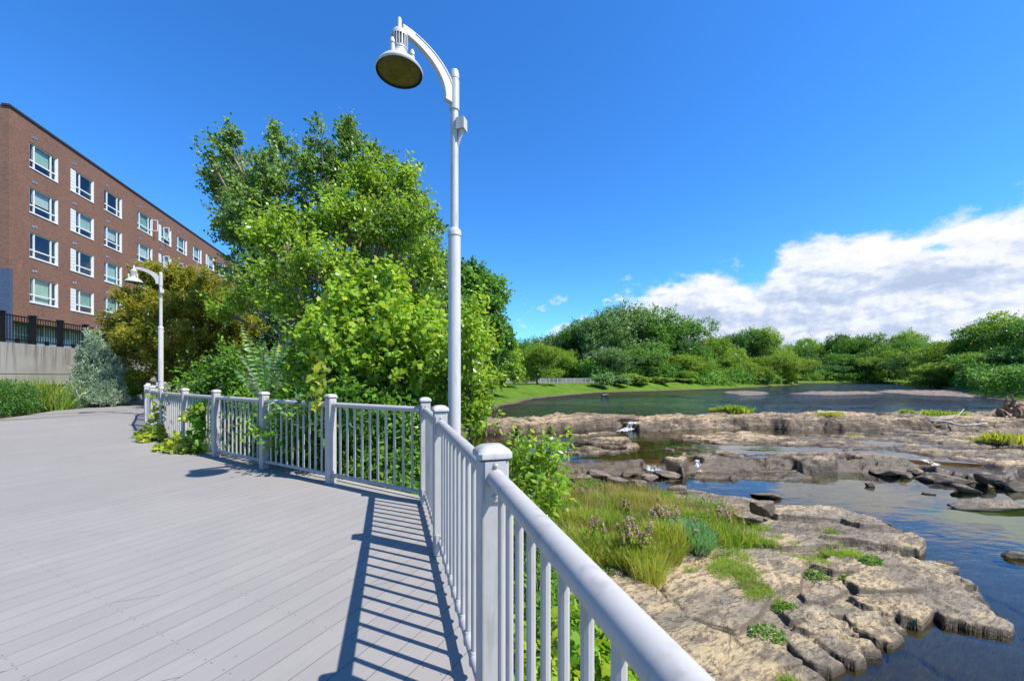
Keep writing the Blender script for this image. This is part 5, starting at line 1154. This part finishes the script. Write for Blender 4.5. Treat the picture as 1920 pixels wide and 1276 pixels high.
def tube_obj(name, pts, r, m, label, cat, group=None, seed=0, parts=()):
    rng = R(seed); P = np.array(pts, float); n = 26; t = np.linspace(0, len(P) - 1, n); C = np.stack([np.interp(t, range(len(P)), P[:, k]) for k in range(3)], 1); C += rng.normal(0, .012, C.shape)
    rr = np.interp(t, np.linspace(0, len(P) - 1, len(r)), r) * (1 + rng.normal(0, .06, n)); mb = MB(); mb.tube(C - C[0], rr, 12); o = mb.build(name, M[m], None, True); o.location = tuple(C[0]); tag(o, label, cat, group)
    for q, rq in parts: mb = MB(); mb.tube(np.array(q) - C[0], rq, 8); mb.build('branch', M[m], o, True)
    return o
tube_obj('log', [V3(1076, 776, 31), V3(1110, 780, 30.6), V3(1150, 782, 30.2), V3(1190, 782, 30)], [.16, .24, .22, .20], 'log', 'long brown log stranded on top of the far ledge', 'log', None, 3)
tube_obj('driftwood', [V3(1742, 788, 27), V3(1775, 790, 26.6), V3(1800, 797, 26.2), V3(1822, 796, 26), V3(1850, 793, 26)], [.05, .07, .06, .04], 'drift', 'bleached white branch lying at the foot of the far ledge', 'driftwood', None, 4,
         [([V3(1775, 790, 26.6), V3(1795, 780, 26.6), V3(1808, 766, 26.7)], [.05, .04, .015]), ([V3(1745, 788, 27), V3(1765, 780, 27), V3(1785, 779, 27.2)], [.04, .03, .012])])
tube_obj('driftwood', [V3(1885, 775, 29), V3(1905, 770, 29), V3(1925, 772, 29), V3(1960, 774, 29)], [.5, .75, .7, .5], 'log', 'great uprooted stump with tangled roots at the right edge', 'driftwood', None, 5,
         [([V3(1890, 770, 29), V3(1884, 757, 28.8), V3(1889, 742, 28.7)], [.2, .10, .03]), ([V3(1893, 768, 29), V3(1900, 750, 28.6), V3(1897, 738, 28.6)], [.16, .08, .02]), ([V3(1888, 775, 29), V3(1878, 768, 28.5), V3(1870, 764, 28.4)], [.16, .07, .02]),
          ([V3(1900, 770, 28.6), V3(1912, 757, 28.4), V3(1930, 762, 28.2)], [.12, .1, .06]), ([V3(1895, 776, 28.6), V3(1885, 783, 28.2), V3(1878, 770, 28.2)], [.1, .06, .02]), ([V3(1898, 762, 28.6), V3(1905, 748, 28.4), V3(1912, 752, 28.4)], [.08, .06, .02]),
          ([V3(1886, 772, 28.6), V3(1900, 786, 28.0), V3(1915, 784, 28.0)], [.08, .06, .02])])

# ================================================================ FAR BANKS
def proto(seed, shape):
    """unit tree: height 1, about .8 wide"""
    rng = R(seed); lob = []
    if shape == 'round':
        lob = [(0, 0, .74, .24, .24, .24)]
        for k in range(17): a = k * 2.4 + rng.normal(0, .3); r = rng.uniform(.14, .27); lob.append((r * cos(a), r * sin(a), rng.uniform(.14, .82), rng.uniform(.12, .19), rng.uniform(.12, .19), rng.uniform(.10, .17)))
    elif shape == 'tall':
        for k in range(15): a = k * 2.4; z = .12 + .80 * (k / 14); r = .22 * (1.15 - z) * rng.uniform(.7, 1.3); lob.append((r * cos(a), r * sin(a), z, rng.uniform(.09, .16), rng.uniform(.09, .16), rng.uniform(.08, .14)))
    elif shape == 'broad':
        for k in range(20): a = k * 2.4; r = rng.uniform(.05, .42); lob.append((r * cos(a), r * sin(a), .52 - .55 * r + rng.uniform(-.28, .34), rng.uniform(.13, .2), rng.uniform(.13, .2), rng.uniform(.09, .15)))
    elif shape == 'open':
        for k in range(9): a = k * 2.4; r = rng.uniform(.1, .32); lob.append((r * cos(a), r * sin(a), rng.uniform(.55, .93), rng.uniform(.08, .13), rng.uniform(.08, .13), rng.uniform(.04, .08)))
    elif shape == 'shrub':
        for k in range(12): a = k * 2.4; r = rng.uniform(0, .5); lob.append((r * cos(a), r * sin(a), rng.uniform(.25, .75), rng.uniform(.16, .26), rng.uniform(.16, .26), rng.uniform(.14, .25)))
    V, Fq, P = crown(rng, lob, 1400 if shape != 'shrub' else 260, 15, .0205 if shape != 'shrub' else .075, T_CLUMP, .030 if shape != 'shrub' else .075, up=.6, inner=.6, jit=.5)
    mb = MB(); limbs(mb, rng, (0, 0, -.05), [l[:3] for l in lob], .018, .3, None, 5)
    return V, Fq, mb
PRO = {}
def ptree(shape, var, mt):
    key = (shape, var, mt)
    if key not in PRO:
        V, Fq, mb = proto(300 + var * 7 + len(shape), shape); c = fastmesh('crown', V, Fq, M[mt]); t_ = mb.build('trunk', M['bark_d'], None, True)
        PRO[key] = (c, t_, [False])
    return PRO[key]
FORD = ['first', 'second', 'third', 'fourth', 'fifth', 'sixth', 'seventh', 'eighth', 'ninth', 'tenth', 'eleventh', 'twelfth', 'thirteenth', 'fourteenth', 'fifteenth', 'sixteenth', 'seventeenth', 'eighteenth', 'nineteenth', 'twentieth', 'twenty first', 'twenty second', 'twenty third', 'twenty fourth', 'twenty fifth']
def far(px, pyt, Z, wpx, shape, mt, label, group, cat='tree', base=None, name='deciduous_tree'):
    c, t_, used = ptree(shape, int(abs(px * 7 + Z)) % 3, mt); x = (px - 960) / F * Z
    pyt = pyt - 11 if shape == 'broad' else pyt
    zb = base if base is not None else float(land_z(np.array([x]), np.array([float(Z)]))[0]); zt = CAMZ + (706 - pyt) / F * Z
    h = (zt - zb) / (.93 if shape != 'shrub' else .9); wd = wpx / F * Z / (.68 if shape != 'shrub' else 1.05)
    r = empty(name, (x, Z, zb), (px * 1.7) % 6.28, label, cat, group); r.scale = (wd, wd, h)
    if used[0]: c = c.copy(); t_ = t_.copy(); COL.objects.link(c); COL.objects.link(t_)
    used[0] = True; c.parent = r; t_.parent = r
COLN = {'lf_far': 'mid green', 'lf_far_l': 'light green', 'lf_far_s': 'silvery', 'lf_far_y': 'yellowish', 'lf_far_d': 'dark'}
SHN = {'round': 'rounded', 'tall': 'tall narrow', 'broad': 'broad', 'open': 'airy open crowned', 'shrub': 'bushy'}
def row(lst, where, group, cat='tree', name='deciduous_tree'):
    for k, (px, pyt, Z, w_, sh, mt) in enumerate(sorted(lst)):
        far(px, pyt, Z, w_, sh, mt, f'{COLN[mt]} {SHN[sh]} {cat}, {FORD[k]} from the left {where}', group, cat, None, name)
far(945, 640, 62, 62, 'round', 'lf_far_y', 'small yellowish tree with thin trunk at left end of the lawn', 'park trees')
far(1010, 648, 74, 82, 'round', 'lf_far_y', 'small round yellow green tree on the lawn before the footbridge', 'park trees')
row([(975, 640, 105, 80, 'round', 'lf_far'), (1030, 625, 112, 80, 'broad', 'lf_far_s'), (1065, 625, 118, 80, 'round', 'lf_far_d'), (1095, 600, 112, 90, 'round', 'lf_far'), (1060, 660, 100, 60, 'broad', 'lf_far_l'), (930, 640, 120, 90, 'broad', 'lf_far_d'), (990, 665, 98, 50, 'broad', 'lf_far_l')], 'behind the white footbridge', 'trees behind the footbridge')
row([(1130, 596, 104, 100, 'round', 'lf_far_s'), (1175, 575, 108, 120, 'round', 'lf_far_s'), (1230, 582, 112, 120, 'round', 'lf_far'), (1282, 602, 116, 100, 'round', 'lf_far'), (1325, 632, 120, 70, 'broad', 'lf_far_l'), (1150, 655, 98, 80, 'broad', 'lf_far_s'), (1215, 650, 103, 90, 'broad', 'lf_far'), (1275, 665, 106, 70, 'round', 'lf_far_l'), (1305, 670, 108, 46, 'broad', 'lf_far_y'), (1175, 640, 116, 110, 'broad', 'lf_far_d'), (1250, 640, 118, 110, 'broad', 'lf_far_d')], 'in the tall left grove', 'grove on the left bank')
row([(1375, 628, 150, 60, 'round', 'lf_far_d'), (1405, 618, 150, 60, 'round', 'lf_far'), (1438, 617, 148, 56, 'round', 'lf_far_l'), (1370, 660, 128, 60, 'broad', 'lf_far_l'), (1400, 672, 130, 60, 'broad', 'lf_far_y'), (1435, 668, 134, 60, 'broad', 'lf_far_y'), (1350, 640, 160, 60, 'broad', 'lf_far'), (1470, 665, 146, 60, 'broad', 'lf_far_y'), (1495, 675, 158, 50, 'broad', 'lf_far_y'), (1455, 650, 160, 60, 'broad', 'lf_far_l')], 'on the river point', 'trees on the point')
row([(1480, 645, 245, 60, 'broad', 'lf_far'), (1515, 640, 250, 60, 'broad', 'lf_far_l'), (1545, 643, 255, 50, 'round', 'lf_far_d'), (1575, 632, 235, 50, 'broad', 'lf_far_d'), (1605, 625, 225, 60, 'broad', 'lf_far'), (1640, 640, 220, 70, 'broad', 'lf_far_l'), (1680, 640, 200, 70, 'broad', 'lf_far'), (1700, 622, 205, 56, 'round', 'lf_far_l'), (1730, 640, 190, 70, 'round', 'lf_far'), (1530, 672, 225, 60, 'broad', 'lf_far_d'), (1575, 668, 215, 60, 'broad', 'lf_far'), (1620, 670, 205, 60, 'broad', 'lf_far_d'), (1665, 665, 190, 60, 'broad', 'lf_far_y'), (1705, 668, 175, 60, 'broad', 'lf_far_d'), (1500, 660, 240, 60, 'round', 'lf_far_d'), (1645, 655, 215, 50, 'broad', 'lf_far_y'), (1590, 640, 250, 70, 'broad', 'lf_far_l'), (1555, 690, 210, 60, 'broad', 'lf_far_d')], 'in the distant wood', 'distant wood')
row([(1745, 655, 140, 70, 'broad', 'lf_far_l'), (1780, 640, 130, 80, 'broad', 'lf_far'), (1815, 630, 120, 90, 'broad', 'lf_far_l'), (1850, 608, 112, 90, 'round', 'lf_far'), (1890, 592, 105, 100, 'round', 'lf_far_l'), (1940, 600, 98, 110, 'round', 'lf_far'), (1765, 690, 120, 70, 'broad', 'lf_far_y'), (1800, 680, 108, 80, 'broad', 'lf_far_l'), (1845, 665, 98, 90, 'broad', 'lf_far_l'), (1890, 655, 88, 100, 'broad', 'lf_far'), (1935, 650, 80, 110, 'broad', 'lf_far_d'), (1870, 690, 84, 90, 'broad', 'lf_far_d'), (1990, 590, 80, 130, 'round', 'lf_far'), (1915, 690, 74, 90, 'broad', 'lf_far_d'), (1830, 640, 125, 90, 'round', 'lf_far'), (1880, 625, 118, 100, 'broad', 'lf_far_d')], 'on the right bank', 'trees on the right bank')
row([(1130, 700, 82, 40, 'shrub', 'lf_far_s'), (1160, 704, 86, 44, 'shrub', 'lf_far_s'), (1195, 705, 90, 50, 'shrub', 'lf_far_l'), (1235, 707, 95, 50, 'shrub', 'lf_far_l'), (1275, 708, 102, 50, 'shrub', 'lf_far_l'), (1315, 708, 110, 50, 'shrub', 'lf_far_l'), (1390, 706, 128, 60, 'shrub', 'lf_far_l'), (1440, 705, 140, 50, 'shrub', 'lf_far_l'), (1350, 712, 118, 30, 'shrub', 'lf_far_l'), (1475, 700, 148, 40, 'shrub', 'lf_far_y'), (1180, 700, 94, 50, 'shrub', 'lf_far_l'), (1255, 700, 106, 60, 'shrub', 'lf_far')], 'along the left shore', 'shore shrubs on the left bank', 'shrub', 'shrub')
row([(1690, 712, 160, 40, 'shrub', 'lf_far_y'), (1720, 712, 150, 40, 'shrub', 'lf_far_l'), (1775, 715, 128, 50, 'shrub', 'lf_far_d'), (1810, 715, 112, 60, 'shrub', 'lf_far_d'), (1850, 715, 96, 60, 'shrub', 'lf_far_d'), (1885, 712, 84, 60, 'shrub', 'lf_far_s'), (1920, 710, 74, 70, 'shrub', 'lf_far_d'), (1795, 700, 122, 60, 'shrub', 'lf_far_l')], 'along the right shore', 'shore shrubs on the right bank', 'shrub', 'shrub')
row([(905, 735, 30, 34, 'shrub', 'lf_far_l'), (890, 755, 24, 40, 'shrub', 'lf_far_l'), (915, 720, 42, 34, 'shrub', 'lf_far_l'), (935, 708, 60, 30, 'shrub', 'lf_far')], 'right of the near lamp pole', 'bank shrubs by the lamp pole', 'shrub', 'shrub')

def undergrowth():
    rng = R(400); seg = [(60, 101), (85, 123), (110, 152), (137, 195), (205, 195), (150, 142), (72, 62)]
    X = []
    def band(a, b, n, d0, d1, side):
        a, b = np.array(a, float), np.array(b, float); n = int(n * 1.7); t = rng.random(n)[:, None]; d_ = (b - a) / np.linalg.norm(b - a); nn = np.array([-d_[1], d_[0]]) * side
        X.append(a + (b - a) * t + nn * rng.uniform(d0, d1, n)[:, None])
    band((20, 86), (50, 99), 9000, 5, 16, 1); band((-8, 92), (22, 94), 4500, 4, 20, 1); band((50, 99), (110, 152), 14000, 1.5, 16, 1); band((110, 152), (140, 200), 7000, 1, 12, 1); band((137, 197), (215, 197), 9000, 1, 14, 1)
    band((205, 195), (150, 142), 9000, 1, 14, 1); band((150, 142), (72, 62), 22000, 1.5, 12, 1); band((72, 62), (58, 40), 7000, 2, 12, 1)
    X = np.concatenate(X); x, y = X[:, 0], X[:, 1]; z0 = land_z(x, y); H = 1.0 + 5.5 * fbm(x * .12, y * .12, 7); z = z0 + rng.random(len(x)) ** .7 * H
    P = np.stack([x, y, z], 1); vf = scatter(P, rng.normal(0, 1, P.shape), rng.normal(0, .6, P.shape) + [-.0, -.4, .8], .22 * (.7 + .6 * rng.random(len(P))) * (1 + y / 70.0), T_CLUMP)
    V_F('undergrowth', vf, 'lf_far', kind='stuff', label='thick undergrowth under the trees along both far banks', cat='undergrowth')
undergrowth()

def weeds():
    P = shelf_pts(300, VEG, 411); rng = R(412); k = fbm(P[:, 0] * 1.1, P[:, 1] * 1.1, 413) > .55; P = P[k]; lp = 60; i = np.repeat(np.arange(len(P)), lp); n = len(i)
    X = P[i] + np.stack([rng.normal(0, .10, n), rng.normal(0, .10, n), rng.random(n) * .42], 1)
    V_F('leafy_weeds', scatter(X, rng.normal(0, 1, (n, 3)) + [0, 0, .2], rng.normal(0, .5, (n, 3)) + [0, -.2, 1], .04 + .04 * rng.random(n), T_LEAF), 'lf_bush', kind='stuff', label='leafy weeds mixed into the grass on the rock shelf', cat='weeds')
    P = shelf_pts(900, [G(*p, .3) for p in [(1290, 1010), (1380, 990), (1500, 1000), (1600, 1010), (1640, 1050), (1560, 1090), (1480, 1150), (1440, 1200), (1400, 1120), (1290, 1080)]], 414); k = (fbm(P[:, 0] * 1.6, P[:, 1] * 2.2, 415) > .60); P = P[k]
    tufts('moss_tufts', P, .09, .13, 60, 'grass', 416, 1.2, .8, kind='stuff', label='sparse low moss and grass in the cracks of the shelf', cat='moss')
weeds()
